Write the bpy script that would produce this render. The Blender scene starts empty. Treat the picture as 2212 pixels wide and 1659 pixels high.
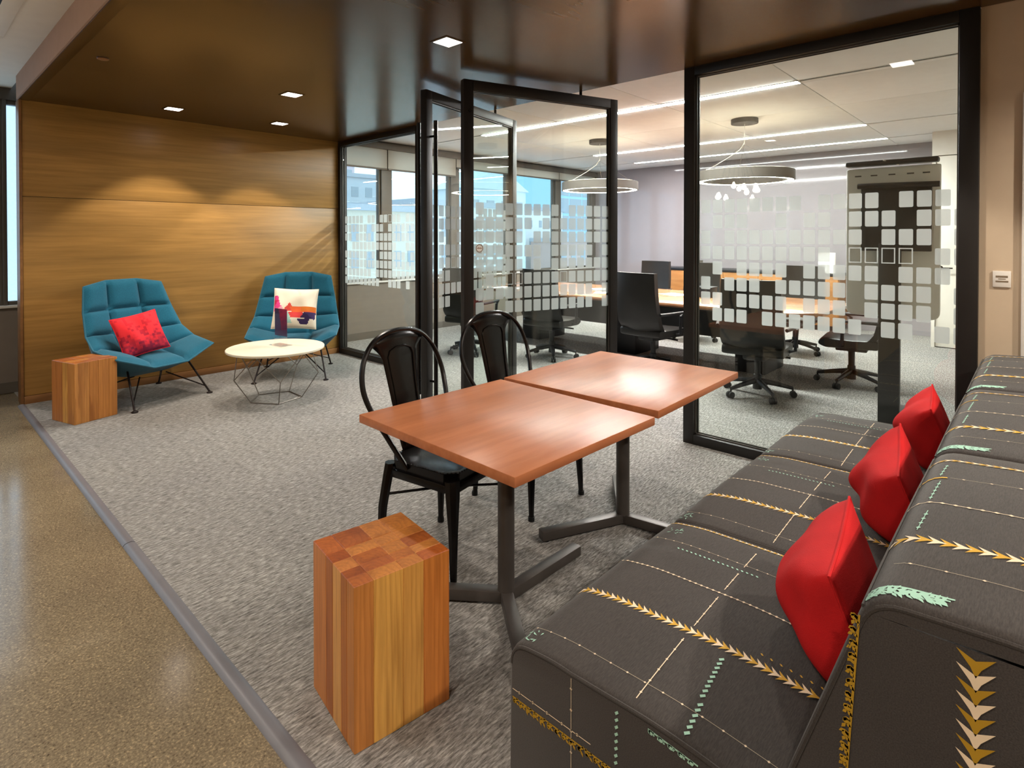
import bpy, bmesh, math, random
from mathutils import Vector, Matrix
random.seed(7)
D = bpy.data
SC = bpy.context.scene
COL = SC.collection
R = math.radians
PI = math.pi

# ------------------------------------------------------------------ camera
cd = D.cameras.new('camera'); cam = D.objects.new('camera', cd); COL.objects.link(cam)
SC.camera = cam
cd.sensor_fit = 'HORIZONTAL'; cd.sensor_width = 36.0
cd.lens = 1241.7 / 2212 * 36.0
cd.shift_x = 15.1 / 2212; cd.shift_y = -304.2 / 2212
cd.clip_start = .02; cd.clip_end = 400
cam.location = (0, 0, 1.47)
_yaw, _pit = R(46.9095), R(-.6236)
_f = Vector((math.sin(_yaw)*math.cos(_pit), math.cos(_yaw)*math.cos(_pit), math.sin(_pit)))
cam.rotation_mode = 'QUATERNION'; cam.rotation_quaternion = _f.to_track_quat('-Z', 'Y')

# ------------------------------------------------------------------ world, exposure
w = D.worlds.new('sky'); SC.world = w; w.use_nodes = True
bg = w.node_tree.nodes['Background']; bg.inputs[0].default_value = (.60, .77, .92, 1); bg.inputs[1].default_value = 2.1
SC.view_settings.view_transform = 'Standard'; SC.view_settings.look = 'None'
SC.view_settings.exposure = 0.3; SC.view_settings.gamma = 1.0; SC.view_settings.use_curve_mapping = False
cy = SC.cycles
cy.max_bounces = 9; cy.diffuse_bounces = 5; cy.glossy_bounces = 4; cy.transmission_bounces = 8; cy.transparent_max_bounces = 40
cy.sample_clamp_indirect = 4.0; cy.caustics_reflective = False; cy.caustics_refractive = False
cy.use_denoising = True
try: cy.denoiser = 'OPENIMAGEDENOISE'
except Exception: pass

# lamps: spots sit inside the downlight fixtures built further below
DOWN_W, CORR_FILL_W, LINE_L, RING_L = 79.0, 90.0, 220.0, 45.0
WARM = (1.0, .90, .78)
DOWNLIGHTS = [(2.35, 2.68), (2.32, 4.63), (1.82, 5.95), (2.82, 5.90), (3.05, .72)]
CORRIDOR_AND_FILL = [(.05, .96), (-.9, 2.9), (.0, 5.0), (-1.6, -.6), (1.5, -1.25), (3.2, -1.15)]  # last three are unseen rear lamps, added as fill light
def spot(x, y, z, watts, deg, blend=.25):
    l = D.lights.new('spot', 'SPOT'); l.energy = watts; l.spot_size = R(deg); l.spot_blend = blend
    l.shadow_soft_size = .045; l.color = WARM
    o = D.objects.new('spot_lamp', l); COL.objects.link(o); o.location = (x, y, z); return o

# ------------------------------------------------------------------ materials
def lin(h):
    h = h.lstrip('#'); c = [int(h[i:i+2], 16)/255 for i in (0, 2, 4)]
    return tuple(((v/12.92) if v <= .04045 else ((v+.055)/1.055)**2.4) for v in c) + (1,)
class NT:
    def __init__(s, name):
        s.m = D.materials.new(name); s.m.use_nodes = True; s.t = s.m.node_tree; s.n = s.t.nodes
        s.b = s.n['Principled BSDF']; s.out = s.n['Material Output']
    def new(s, typ, **kw):
        x = s.n.new(typ)
        for k, v in kw.items(): setattr(x, k, v)
        return x
    def link(s, a, b): s.t.links.new(a, b)
    def coord(s, which='Object', scale=(1, 1, 1), rot=(0, 0, 0)):
        c = s.new('ShaderNodeTexCoord'); mp = s.new('ShaderNodeMapping')
        mp.inputs['Scale'].default_value = scale; mp.inputs['Rotation'].default_value = rot
        s.link(c.outputs[which], mp.inputs[0]); return mp.outputs[0]
    def noise(s, vec, scale, detail=3, rough=.5):
        x = s.new('ShaderNodeTexNoise'); x.inputs['Scale'].default_value = scale; x.inputs['Detail'].default_value = detail
        x.inputs['Roughness'].default_value = rough; s.link(vec, x.inputs['Vector']); return x.outputs['Fac']
    def ramp(s, fac, stops):
        x = s.new('ShaderNodeValToRGB'); e = x.color_ramp.elements
        while len(e) > 1: e.remove(e[-1])
        for i, (p, c) in enumerate(stops):
            k = e[0] if i == 0 else e.new(p); k.position = p; k.color = c if len(c) == 4 else tuple(c)+(1,)
        s.link(fac, x.inputs[0]); return x.outputs[0]
    def bump(s, h, strength, dist=.01):
        x = s.new('ShaderNodeBump'); x.inputs['Strength'].default_value = strength; x.inputs['Distance'].default_value = dist
        s.link(h, x.inputs['Height']); s.link(x.outputs[0], s.b.inputs['Normal'])
    def mix(s, a, b, fac, mode='MIX'):
        x = s.new('ShaderNodeMix', data_type='RGBA', blend_type=mode)
        for k, v in ((6, a), (7, b)):
            if hasattr(v, 'is_linked'): s.link(v, x.inputs[k])
            else: x.inputs[k].default_value = v
        if hasattr(fac, 'is_linked'): s.link(fac, x.inputs[0])
        else: x.inputs[0].default_value = fac
        return x.outputs[2]
    def math(s, op, a, b=None, c=None):
        x = s.new('ShaderNodeMath', operation=op)
        for i, v in enumerate((a, b, c)):
            if v is None: continue
            if hasattr(v, 'is_linked'): s.link(v, x.inputs[i])
            else: x.inputs[i].default_value = v
        return x.outputs[0]
    def base(s, c):
        if hasattr(c, 'is_linked'): s.link(c, s.b.inputs['Base Color'])
        else: s.b.inputs['Base Color'].default_value = c
    def set(s, rough=.5, metal=0, spec=.5):
        s.b.inputs['Roughness'].default_value = rough; s.b.inputs['Metallic'].default_value = metal
        s.b.inputs['Specular IOR Level'].default_value = spec; return s

def plain(name, col, rough=.5, metal=0, spec=.5, var=.06, bump=0, bscale=200):
    t = NT(name).set(rough, metal, spec); c = lin(col) if isinstance(col, str) else col
    v = t.coord(); n = t.noise(v, 9, 3)
    a = tuple(x*(1-var) for x in c[:3])+(1,); b = tuple(min(1, x*(1+var)) for x in c[:3])+(1,)
    t.base(t.ramp(n, [(.3, a), (.7, b)]))
    if bump: t.bump(t.noise(v, bscale, 2), bump, .002)
    return t.m
def emit(name, col, strength):
    t = NT(name); t.n.remove(t.b); e = t.new('ShaderNodeEmission'); e.inputs[0].default_value = tuple(col)+(1,); e.inputs[1].default_value = strength
    t.link(e.outputs[0], t.out.inputs[0]); return t.m
def veneer(name, dark, light, scale=(1, 1, 1), rough=.4, spec=.4, big=1.5, bmp=.05):
    t = NT(name).set(rough, 0, spec)
    v = t.coord('Object', scale); n1 = t.noise(v, 1.0, 6, .6)
    v2 = t.coord('Object', tuple(x*.12 for x in scale)); n2 = t.noise(v2, big, 2, .5)
    c1 = t.ramp(n1, [(.25, lin(dark)), (.5, tuple((a+b)/2 for a, b in zip(lin(dark), lin(light)))), (.75, lin(light))])
    c2 = t.ramp(n2, [(.3, (.80, .80, .80)), (.7, (1.12, 1.1, 1.06))])
    t.base(t.mix(c1, c2, 1.0, 'MULTIPLY')); 
    if bmp: t.bump(n1, bmp, .002)
    return t.m
def thin_glass(name, tint=(.93, .97, .95), f0=.045):
    t = NT(name); t.n.remove(t.b)
    tr = t.new('ShaderNodeBsdfTransparent'); tr.inputs[0].default_value = tuple(tint)+(1,)
    gl = t.new('ShaderNodeBsdfGlossy'); gl.inputs['Roughness'].default_value = 0.0; gl.inputs[0].default_value = (1, 1, 1, 1)
    lw = t.new('ShaderNodeLayerWeight'); lw.inputs[0].default_value = .5
    p = t.math('POWER', lw.outputs['Facing'], 5.0); fac = t.math('MULTIPLY_ADD', p, .9, f0)
    mx = t.new('ShaderNodeMixShader'); t.link(fac, mx.inputs[0]); t.link(tr.outputs[0], mx.inputs[1]); t.link(gl.outputs[0], mx.inputs[2])
    t.link(mx.outputs[0], t.out.inputs[0]); return t.m
def film(name, col=(.62, .645, .64), see=.22):
    t = NT(name); t.n.remove(t.b)
    d = t.new('ShaderNodeBsdfDiffuse'); d.inputs[0].default_value = tuple(col)+(1,)
    tl = t.new('ShaderNodeBsdfTranslucent'); tl.inputs[0].default_value = tuple(col)+(1,)
    tr = t.new('ShaderNodeBsdfTransparent')
    m1 = t.new('ShaderNodeMixShader'); m1.inputs[0].default_value = .55; t.link(d.outputs[0], m1.inputs[1]); t.link(tl.outputs[0], m1.inputs[2])
    m2 = t.new('ShaderNodeMixShader'); m2.inputs[0].default_value = see; t.link(m1.outputs[0], m2.inputs[1]); t.link(tr.outputs[0], m2.inputs[2])
    t.link(m2.outputs[0], t.out.inputs[0]); return t.m

M = {}
M['wall_wood'] = veneer('wall_wood', '#8b6836', '#b2874a', (1.3, 6, 26), .38, .35)
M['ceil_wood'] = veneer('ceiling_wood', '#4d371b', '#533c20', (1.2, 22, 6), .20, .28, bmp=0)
M['trim_wood'] = veneer('trim_wood', '#7a5433', '#94683f', (1.5, 6, 20), .4, .35)
M['table_wood'] = veneer('table_wood', '#a3623f', '#b87650', (3, 26, 20), .34, .2)
M['conf_wood'] = veneer('conference_wood', '#9c6a4b', '#b88a68', (26, 3, 20), .16, .5)
M['cred_wood'] = veneer('credenza_wood', '#86592f', '#a07142', (20, 3, 22), .35, .4)
M['white_paint'] = plain('white_paint', '#d9d3ca', .7, 0, .3, .02)
M['ceil_white'] = plain('ceiling_white', '#e6e4e1', .8, 0, .2, .02, .1, 260)
M['corr_ceil'] = plain('corridor_ceiling', '#e8e0d2', .8, 0, .2, .02)
M['fascia'] = plain('fascia_paint', '#a88a78', .7, 0, .2, .03)
M['beige'] = plain('beige_paint', '#c4b097', .75, 0, .25, .03, .12, 300)
M['glass_board'] = plain('glass_board_wall', '#8a8487', .06, 0, .5, .01)
M['dark_frame'] = plain('dark_bronze_frame', '#221f1d', .48, .15, .4, .06)
M['frame_edge'] = plain('bronze_bead', '#4a4540', .4, .2, .4, .06)
M['window_wall'] = plain('window_wall_grey', '#6d655d', .6, 0, .3, .04)
M['mullion'] = plain('mullion_grey', '#55504a', .5, .1, .4, .04)
M['sill'] = plain('sill_white', '#c9c6c0', .4, 0, .4, .03)
M['shade'] = plain('roller_shade', '#b9b2a4', .8, 0, .1, .02)
M['glass'] = thin_glass('partition_glass')
M['win_glass'] = thin_glass('window_glass', (.94, .98, 1.0), .05)
M['film'] = film('frosted_film'); M['shade'] = film('roller_shade_cloth', (.74, .70, .63), .02)
M['black_metal'] = plain('black_metal', '#1b1817', .25, .6, .5, .1)
M['pedestal'] = plain('pedestal_metal', '#56504c', .42, .55, .5, .08)
M['wire'] = plain('dark_wire', '#1d1413', .45, .4, .4, .05)
M['grey_wire'] = plain('grey_wire', '#7c756d', .4, .6, .5, .05)
M['white_top'] = plain('white_stone_top', '#ece3cd', .35, 0, .4, .03)
M['rubber'] = plain('black_rubber', '#141414', .6, 0, .3, .05)
M['strip'] = plain('reducer_vinyl', '#69686d', .38, 0, .5, .05)
M['leather'] = plain('black_leather', '#1c1b1a', .42, 0, .45, .12, .15, 240)
M['plastic'] = plain('black_plastic', '#17171a', .4, 0, .4, .06)
M['red'] = plain('red_wool', '#c01c1e', .85, 0, .2, .1, .35, 420)
M['grey_panel'] = plain('display_back_grey', '#e2e0da', .45, 0, .4, .02)
M['white_plastic'] = plain('white_plastic', '#dcd6cc', .45, 0, .4, .03)
M['paper'] = plain('paper', '#ecebe8', .8, 0, .2, .01)
M['steel'] = plain('brushed_steel', '#9a968f', .35, .8, .5, .05)
M['ring_body'] = plain('pendant_grey', '#4f4943', .55, .1, .3, .08)
M['lamp_down'] = emit('downlight_lens', (1, .88, .80), 14)
M['lamp_line'] = emit('linear_lens', (1, 1, .98), LINE_L); M['lamp_line_dim'] = emit('linear_lens_dimmed', (1, 1, .98), LINE_L*.2); M['lamp_up'] = emit('ring_upper_lens', (1, .88, .66), 13)
M['lamp_ring'] = emit('ring_lens', (1, .90, .70), RING_L)
M['acrylic'] = thin_glass('clear_acrylic', (.97, .96, .97), .06)

def carpet_mat():
    t = NT('carpet_loop').set(.95, 0, .1)
    v = t.coord('Object', (1, 5, 1)); n = t.noise(v, 26, 4, .7)
    v2 = t.coord('Object', (1, 6, 1)); n2 = t.noise(v2, 9, 3, .6); v3 = t.coord(); n3 = t.noise(v3, 1.3, 2)
    c = t.ramp(n, [(.32, lin('#53504d')), (.5, lin('#898682')), (.68, lin('#b8b5b1'))])
    c = t.mix(c, t.ramp(n2, [(.3, (.82, .82, .83)), (.7, (1.1, 1.1, 1.08))]), 1, 'MULTIPLY')
    c = t.mix(c, t.ramp(n3, [(.3, (.94, .94, .95)), (.7, (1.05, 1.05, 1.04))]), 1, 'MULTIPLY')
    t.base(c); t.bump(n, .55, .012); return t.m
def concrete_mat():
    t = NT('polished_concrete').set(.2, 0, .5)
    v = t.coord(); n1 = t.noise(v, 2.2, 5, .6); n2 = t.noise(v, 130, 4, .75)
    c = t.ramp(n1, [(.3, lin('#6f6453')), (.55, lin('#796d59')), (.75, lin('#857965'))])
    c = t.mix(c, t.ramp(n2, [(.30, (.22, .2, .18)), (.43, (.82, .81, .80)), (.56, (1.05, 1.05, 1.04)), (.67, (2.1, 2.0, 1.8))]), 1, 'MULTIPLY')
    vo = t.new('ShaderNodeTexVoronoi'); vo.inputs['Scale'].default_value = 55; t.link(v, vo.inputs['Vector'])
    chip = t.ramp(vo.outputs['Distance'], [(.06, (1, 1, 1)), (.10, (0, 0, 0))])
    rn = t.ramp(vo.outputs['Color'], [(.86, (0, 0, 0)), (.9, (1, 1, 1))])
    c = t.mix(c, lin('#cfc4ac'), t.mix(chip, rn, 1, 'MULTIPLY'))
    t.base(c)
    rr = t.ramp(n1, [(.3, (.12, .12, .12)), (.8, (.2, .2, .2))]); t.link(rr, t.b.inputs['Roughness']); return t.m
def stave_mat():
    t = NT('glued_hardwood').set(.38, 0, .4)
    oi = t.new('ShaderNodeObjectInfo'); c = t.new('ShaderNodeTexCoord')
    off = t.new('ShaderNodeVectorMath', operation='SCALE'); cmb = t.new('ShaderNodeCombineXYZ')
    r = t.math('MULTIPLY', oi.outputs['Random'], 37.0)
    t.link(r, cmb.inputs[2])
    add = t.new('ShaderNodeVectorMath', operation='ADD'); t.link(c.outputs['Object'], add.inputs[0]); t.link(cmb.outputs[0], add.inputs[1])
    mp = t.new('ShaderNodeMapping'); mp.inputs['Scale'].default_value = (14, 14, 1.6); t.link(add.outputs[0], mp.inputs[0])
    n = t.noise(mp.outputs[0], 1, 3, .55)
    sx = t.new('ShaderNodeSeparateXYZ'); t.link(c.outputs['Object'], sx.inputs[0])
    px = t.math('MULTIPLY_ADD', n, .05, sx.outputs[0]); py = t.math('MULTIPLY_ADD', n, .04, sx.outputs[1])
    rad = t.math('SQRT', t.math('ADD', t.math('MULTIPLY', px, px), t.math('MULTIPLY', py, py)))
    rings = t.math('FRACT', t.math('MULTIPLY', rad, 62))
    mp2 = t.new('ShaderNodeMapping'); mp2.inputs['Scale'].default_value = (90, 90, 5); t.link(add.outputs[0], mp2.inputs[0])
    fine = t.noise(mp2.outputs[0], 1, 3, .6)
    base = t.mix(oi.outputs['Color'], t.ramp(rings, [(0, (.74, .66, .58)), (.55, (1, 1, 1)), (.9, (1.06, 1.04, 1.0)), (1, (.78, .70, .62))]), .6, 'MULTIPLY')
    base = t.mix(base, t.ramp(fine, [(.3, (.8, .76, .72)), (.7, (1.12, 1.1, 1.08))]), .7, 'MULTIPLY')
    base = t.mix(base, t.ramp(n, [(.35, (.62, .52, .45)), (.5, (1, 1, 1)), (.7, (1.15, 1.15, 1.1))]), .6, 'MULTIPLY')
    geo = t.new('ShaderNodeNewGeometry'); sn = t.new('ShaderNodeSeparateXYZ'); t.link(geo.outputs['Normal'], sn.inputs[0])
    up = t.math('GREATER_THAN', sn.outputs[2], .7)
    base = t.mix(base, t.mix(base, (.72, .52, .42, 1), 1, 'MULTIPLY'), up)
    t.base(base); return t.m
def fabric_mat(name, a, b, scale=(240, 240, 240), rough=.9, bump=.3):
    t = NT(name).set(rough, 0, .15); t.b.inputs['Sheen Weight'].default_value = .15
    v = t.coord('Object', scale); n = t.noise(v, 1, 3, .6); v2 = t.coord(); n2 = t.noise(v2, 4, 2)
    c = t.ramp(n, [(.3, lin(a)), (.7, lin(b))]); c = t.mix(c, t.ramp(n2, [(.3, (.92, .92, .92)), (.7, (1.06, 1.06, 1.06))]), 1, 'MULTIPLY')
    t.base(c); t.bump(n, bump, .003); return t.m
def attr_mat(name, rough=.85):
    t = NT(name).set(rough, 0, .2); a = t.new('ShaderNodeAttribute', attribute_name='print'); t.base(a.outputs['Color'])
    v = t.coord(); t.bump(t.noise(v, 300, 2), .2, .002); return t.m
M['carpet'] = carpet_mat(); M['concrete'] = concrete_mat(); M['stave'] = stave_mat()
M['teal'] = fabric_mat('teal_felt', '#175066', '#226a83')
M['teal_pipe'] = fabric_mat('teal_piping', '#2c6076', '#3a768c')
M['char'] = fabric_mat('charcoal_weave', '#312d2b', '#433e3b', (60, 420, 420))
M['print'] = attr_mat('printed_cotton')
for k, c in {'cream': '#e2cdb0', 'gold': '#c49a3c', 'mint': '#9fc7b4', 'ochre': '#a88325', 'thread': '#b9ac93'}.items():
    M[k] = plain('thread_'+k, c, .8, 0, .2, .08)
for k, c in {'b_beige': '#ddd6c6', 'b_white': '#ebebe8', 'b_blue': '#c9d3dc', 'b_pink': '#dccad0', 'b_slate': '#cdd3d8', 'b_cyan': '#b2dcec', 'b_pale': '#d8e2e4', 'b_brick': '#cdb4aa'}.items():
    M[k] = plain('facade_'+k[2:], c, .85, 0, .2, .06)
M['b_win'] = plain('facade_window', '#a9b3ba', .3, 0, .5, .05); M['b_roof'] = plain('facade_roof', '#b4bcc4', .8, 0, .2, .06)

# ------------------------------------------------------------------ mesh building
class MB:
    def __init__(s): s.v = []; s.f = []; s.mi = []; s.cur = 0
    def add(s, vs, fs):
        o = len(s.v); s.v += [tuple(p) for p in vs]; s.f += [tuple(o+i for i in f) for f in fs]; s.mi += [s.cur]*len(fs); return s
    def box(s, a, b, rot=None, at=None):
        x0, y0, z0 = a; x1, y1, z1 = b
        vs = [(x0, y0, z0), (x1, y0, z0), (x1, y1, z0), (x0, y1, z0), (x0, y0, z1), (x1, y0, z1), (x1, y1, z1), (x0, y1, z1)]
        if rot is not None:
            m = Matrix.Rotation(rot, 4, 'Z') if not isinstance(rot, Matrix) else rot
            vs = [tuple((m @ Vector(p)) + Vector(at or (0, 0, 0))) for p in vs]
        return s.add(vs, [(0, 3, 2, 1), (4, 5, 6, 7), (0, 1, 5, 4), (1, 2, 6, 5), (2, 3, 7, 6), (3, 0, 4, 7)])
    def tube(s, pts, r, n=8, closed=False, caps=True):
        P = [Vector(p) for p in pts]; N = len(P); rr = r if isinstance(r, (list, tuple)) else [r]*N
        vs = []; prev = None
        for i, p in enumerate(P):
            if closed: t = P[(i+1) % N]-P[i-1]
            else: t = P[min(i+1, N-1)]-P[max(i-1, 0)]
            t.normalize()
            if prev is None:
                u = t.orthogonal().normalized()
            else:
                u = prev - t*prev.dot(t); u.normalize()
            prev = u; q = t.cross(u)
            for k in range(n):
                a = 2*PI*k/n; vs.append(tuple(p+(u*math.cos(a)+q*math.sin(a))*rr[i]))
        fs = []
        for i in range(N if closed else N-1):
            j = (i+1) % N
            for k in range(n): fs.append((i*n+k, i*n+(k+1) % n, j*n+(k+1) % n, j*n+k))
        if caps and not closed: fs += [tuple(range(n-1, -1, -1)), tuple((N-1)*n+k for k in range(n))]
        return s.add(vs, fs)
    def lathe(s, prof, n=32, at=(0, 0, 0), closed=False):
        vs = []; m = len(prof)
        for (r, z) in prof:
            for k in range(n):
                a = 2*PI*k/n; vs.append((at[0]+r*math.cos(a), at[1]+r*math.sin(a), at[2]+z))
        fs = []
        for i in range(m if closed else m-1):
            j = (i+1) % m
            for k in range(n): fs.append((i*n+k, i*n+(k+1) % n, j*n+(k+1) % n, j*n+k))
        if not closed: fs += [tuple(range(n-1, -1, -1)), tuple((m-1)*n+k for k in range(n))]
        return s.add(vs, fs)
    def cyl(s, at, r, h, n=24): return s.lathe([(r, 0), (r, h)], n, at)
    def grid(s, fn, nu, nv, cu=False):
        vs = [tuple(fn(i/nu, j/nv)) for i in range(nu+1) for j in range(nv+1)]
        fs = [(i*(nv+1)+j, (i+1)*(nv+1)+j, (i+1)*(nv+1)+j+1, i*(nv+1)+j+1) for i in range(nu) for j in range(nv)]
        return s.add(vs, fs)
    def quad(s, a, b, c, d): return s.add([a, b, c, d], [(0, 1, 2, 3)])
    def build(s, name, mat, parent=None, bevel=0, smooth=True, seg=2, loc=None, rotz=0, angle=35, subsurf=0, solid=0):
        me = D.meshes.new(name); me.from_pydata(s.v, [], s.f); me.update()
        mats = mat if isinstance(mat, (list, tuple)) else [mat]
        for m in mats: me.materials.append(m if not isinstance(m, str) else M[m])
        if len(mats) > 1: [setattr(p,'material_index',i) for p,i in zip(me.polygons,s.mi)]
        bm = bmesh.new(); bm.from_mesh(me)
        bmesh.ops.recalc_face_normals(bm, faces=bm.faces)
        if bevel: bmesh.ops.bevel(bm, geom=[e for e in bm.edges if len(e.link_faces) == 2 and e.calc_face_angle(0) > .6], offset=bevel, segments=seg, profile=.5, affect='EDGES', clamp_overlap=True)
        bm.to_mesh(me); bm.free()
        if smooth:
            me.shade_smooth(); me.set_sharp_from_angle(angle=R(angle))
        o = D.objects.new(name, me); COL.objects.link(o)
        if parent is not None: o.parent = parent
        if loc is not None: o.location = loc
        o.rotation_euler.z = rotz
        if solid: md = o.modifiers.new('solid', 'SOLIDIFY'); md.thickness = solid; md.offset = -1
        if subsurf: md = o.modifiers.new('sub', 'SUBSURF'); md.levels = subsurf; md.render_levels = subsurf
        return o
def box(name, a, b, mat, parent=None, bevel=0, **k): return MB().box(a, b).build(name, mat, parent, bevel, **k)
def tag(o, label=None, cat=None, group=None, kind=None):
    if label: o['label'] = label
    if cat: o['category'] = cat
    if group: o['group'] = group
    if kind: o['kind'] = kind
    return o
def thing(name, label, cat, loc=(0, 0, 0), rz=0, group=None):
    o = D.objects.new(name, None); COL.objects.link(o); o.location = loc; o.rotation_euler.z = rz; o.empty_display_size = .1
    return tag(o, label, cat, group)
def struct(o): o['kind'] = 'structure'; return o
def shell(name): 
    o = D.objects.new(name, None); COL.objects.link(o); return struct(o)
def kids(o): return [c for c in D.objects if c.parent == o]
def copy_tree(o, parent=None):
    c = o.copy(); COL.objects.link(c)
    if parent is not None: c.parent = parent
    for ch in kids(o): copy_tree(ch, c)
    return c
def arc(c, r, a0, a1, n, plane='yz', x=0):
    return [(c[0]+r*math.cos(R(a0+(a1-a0)*i/n)), c[1]+r*math.sin(R(a0+(a1-a0)*i/n))) for i in range(n+1)]

# ================================================================== SETTING
XL, XG, YW, ZS, ZC = .768, 3.92, 6.517, 2.669, 2.87
YWIN, XFAR = 7.11, 10.48
# --- floors
fl = shell('floor')
box('slab', (-3.2, -2.6, -.25), (XFAR, YWIN, -.006), 'concrete', fl)
MB().box((XL+.02, -2.6, -.006), (XFAR, YWIN, 0)).build('carpet', 'carpet', fl)
def strip(y0, y1):
    m = MB(); pr = [(XL-.026, -.0055), (XL-.018, .004), (XL-.004, .0085), (XL+.012, .0085), (XL+.026, .001)]
    m.add([(x, y, z) for y in (y0, y1) for x, z in pr], [(i, i+1, 6+i, 5+i) for i in range(4)] + [(0, 5, 9, 4), (0, 4, 3, 2, 1)[::-1], (5, 6, 7, 8, 9)])
    return m.build('transition_strip', 'strip', fl)
strip(-2.6, 3.180); strip(3.186, 6.50)
# --- wood wall
wb = shell('wall_back')
MB().box((XL+.005, 6.545, 0), (XG-.02, 6.676, ZS+.3)).box((.86, 6.676, 0), (XG-.02, YWIN+.1, ZS+.3)).build('backing', 'window_wall', wb)
for (z0, z1) in ((.072, 1.8235), (1.8275, ZS)):
    o = box('panel', (-1.55, -.012, z0-(z0+z1)/2), (1.55, .012, (z1-z0)/2), 'wall_wood', wb, .0012); o.location = (XL+.022+1.55, 6.530, (z0+z1)/2)
struct(box('baseboard_back', (XL+.022, 6.508, 0), (XG-.045, 6.546, .068), 'trim_wood', None, .002))
struct(box('trim_1', (XL, 6.505, 0), (XL+.020, 6.674, ZS), 'trim_wood', None, .002))
struct(box('trim_3', (XG-.045, 6.50, 0), (XG-.02, 6.545, ZS), 'dark_frame', None, .002))
# --- wood soffit
ce = shell('ceiling')
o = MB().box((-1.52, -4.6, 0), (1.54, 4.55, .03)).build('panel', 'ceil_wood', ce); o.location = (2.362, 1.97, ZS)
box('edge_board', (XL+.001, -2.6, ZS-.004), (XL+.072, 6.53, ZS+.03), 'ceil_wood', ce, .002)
box('fascia', (XL-.012, -2.6, ZS), (XL, 6.53, ZC), 'fascia', ce)
box('upstand', (XG-.03, -2.6, ZS+.03), (XG+.03, YWIN, ZC+.02), 'ceil_white', ce)
box('backing', (XL, -2.6, ZS+.03), (XG-.03, 6.54, ZS+.05), 'fascia', ce)
# --- corridor ceiling
cc = shell('ceiling'); box('slab', (-3.2, -2.6, ZC), (XL+.02, YWIN, ZC+.1), 'corr_ceil', cc)
t = thing('slot_diffuser', 'white ceiling air slot with a dark opening, upper left corner over the concrete floor', 'air vent', (.44, 4.2, ZC))
MB().box((-.10, -1.1, -.006), (-.015, 1.1, 0)).box((.022, -1.1, -.006), (.11, 1.1, 0)).box((-.10, 1.1, -.006), (.11, 1.14, 0)).box((-.10, -1.14, -.006), (.11, -1.1, 0)).build('frame', 'corr_ceil', t, .002)
box('slot', (-.015, -1.1, -.003), (.022, 1.1, -.0005), 'rubber', t)
# --- conference ceiling in 1.35 m panels
ck = shell('ceiling')
box('backing', (XG+.03, -1.3, ZC+.025), (XFAR+.1, YWIN+.1, ZC+.12), 'mullion', ck)
XS = [3.95, 5.55, 6.90, 8.25, 9.60, XFAR]; YS = [-1.2, .26, 1.615, 2.965, 4.32, 5.67, YWIN-.02]
for i in range(5):
    for j in range(6):
        x0 = XS[i] + (.135 if XS[i] in (5.55, 8.25, 9.60) else .004)
        box('panel', (x0, YS[j]+.004, ZC), (XS[i+1]-.004, YS[j+1]-.004, ZC+.02), 'ceil_white', ck, .0015)
n = 0
for xs, pos in ((5.55, 'nearest the glass partition'), (8.25, 'in the middle, passing behind the ring pendants'), (9.60, 'farthest, along the pale far wall')):
    t = thing('linear_light', 'long white recessed strip light '+pos, 'ceiling light', (xs+.067, 3.64, ZC), 0, 'linear lights in the conference room')
    MB().box((-.064, -2.03, -.004), (-.05, 2.03, .02)).box((.05, -2.03, -.004), (.064, 2.03, .02)).box((-.064, -2.035, -.004), (.064, -2.02, .02)).box((-.064, 2.02, -.004), (.064, 2.035, .02)).build('housing', 'white_plastic', t)
    box('lens', (-.05, -2.02, -.002), (.05, 2.02, .004), 'lamp_line' if xs < 9 else 'lamp_line_dim', t)
    for (a, b) in ((-1.2, 1.61), (5.68, 7.08)):
        s = box('slot', (xs+.02, a, ZC+.006), (xs+.05, b, ZC+.018), 'rubber', ck)
        box('slot_edge', (xs+.055, a, ZC), (xs+.13, b, ZC+.02), 'ceil_white', ck)
        box('slot_edge', (xs+.004, a, ZC), (xs+.016, b, ZC+.02), 'ceil_white', ck)
# --- walls
struct(box('wall_right', (XG, -2.6, -.2), (XG+.12, .245, ZC), 'beige'))
struct(box('trim_4', (XG-.02, .045, 0), (XG-.001, .078, 2.2), 'white_paint', None, .003))
struct(box('wall_rear', (-3.2, -2.72, -.2), (XG, -2.6, ZC), 'beige'))
struct(box('wall_left', (-3.32, -2.6, -.2), (-3.2, YWIN+.1, ZC), 'beige'))
struct(box('wall_far', (XFAR, -1.2, -.2), (XFAR+.12, YWIN+.1, ZC+.1), 'glass_board'))
struct(box('wall_side', (XG+.12, -1.32, -.2), (XFAR+.12, -1.2, ZC+.1), 'white_paint'))
# closet with the white door, far right of the conference room
wc = shell('wall_closet'); box('face', (9.5, -1.2, 0), (XFAR, .1, ZC), 'white_paint', wc); box('return', (9.5, 1.045, 0), (XFAR, 1.085, ZC), 'white_paint', wc); box('header', (9.5, .1, 2.55), (XFAR, 1.045, ZC), 'white_paint', wc)
dr = shell('door_1'); box('leaf', (9.52, .11, .01), (9.56, 1.04, 2.54), 'white_plastic', dr, .002)
h = MB().cyl((0, 0, 0), .026, .008, 16); h.tube([(0, 0, .008), (0, 0, .05), (0, -.03, .055), (0, -.13, .055)], .009, 8)
o = h.build('lever_handle', 'black_metal', dr, loc=(9.52, .985, 1.06)); o.rotation_euler = (0, -PI/2, 0)
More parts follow.
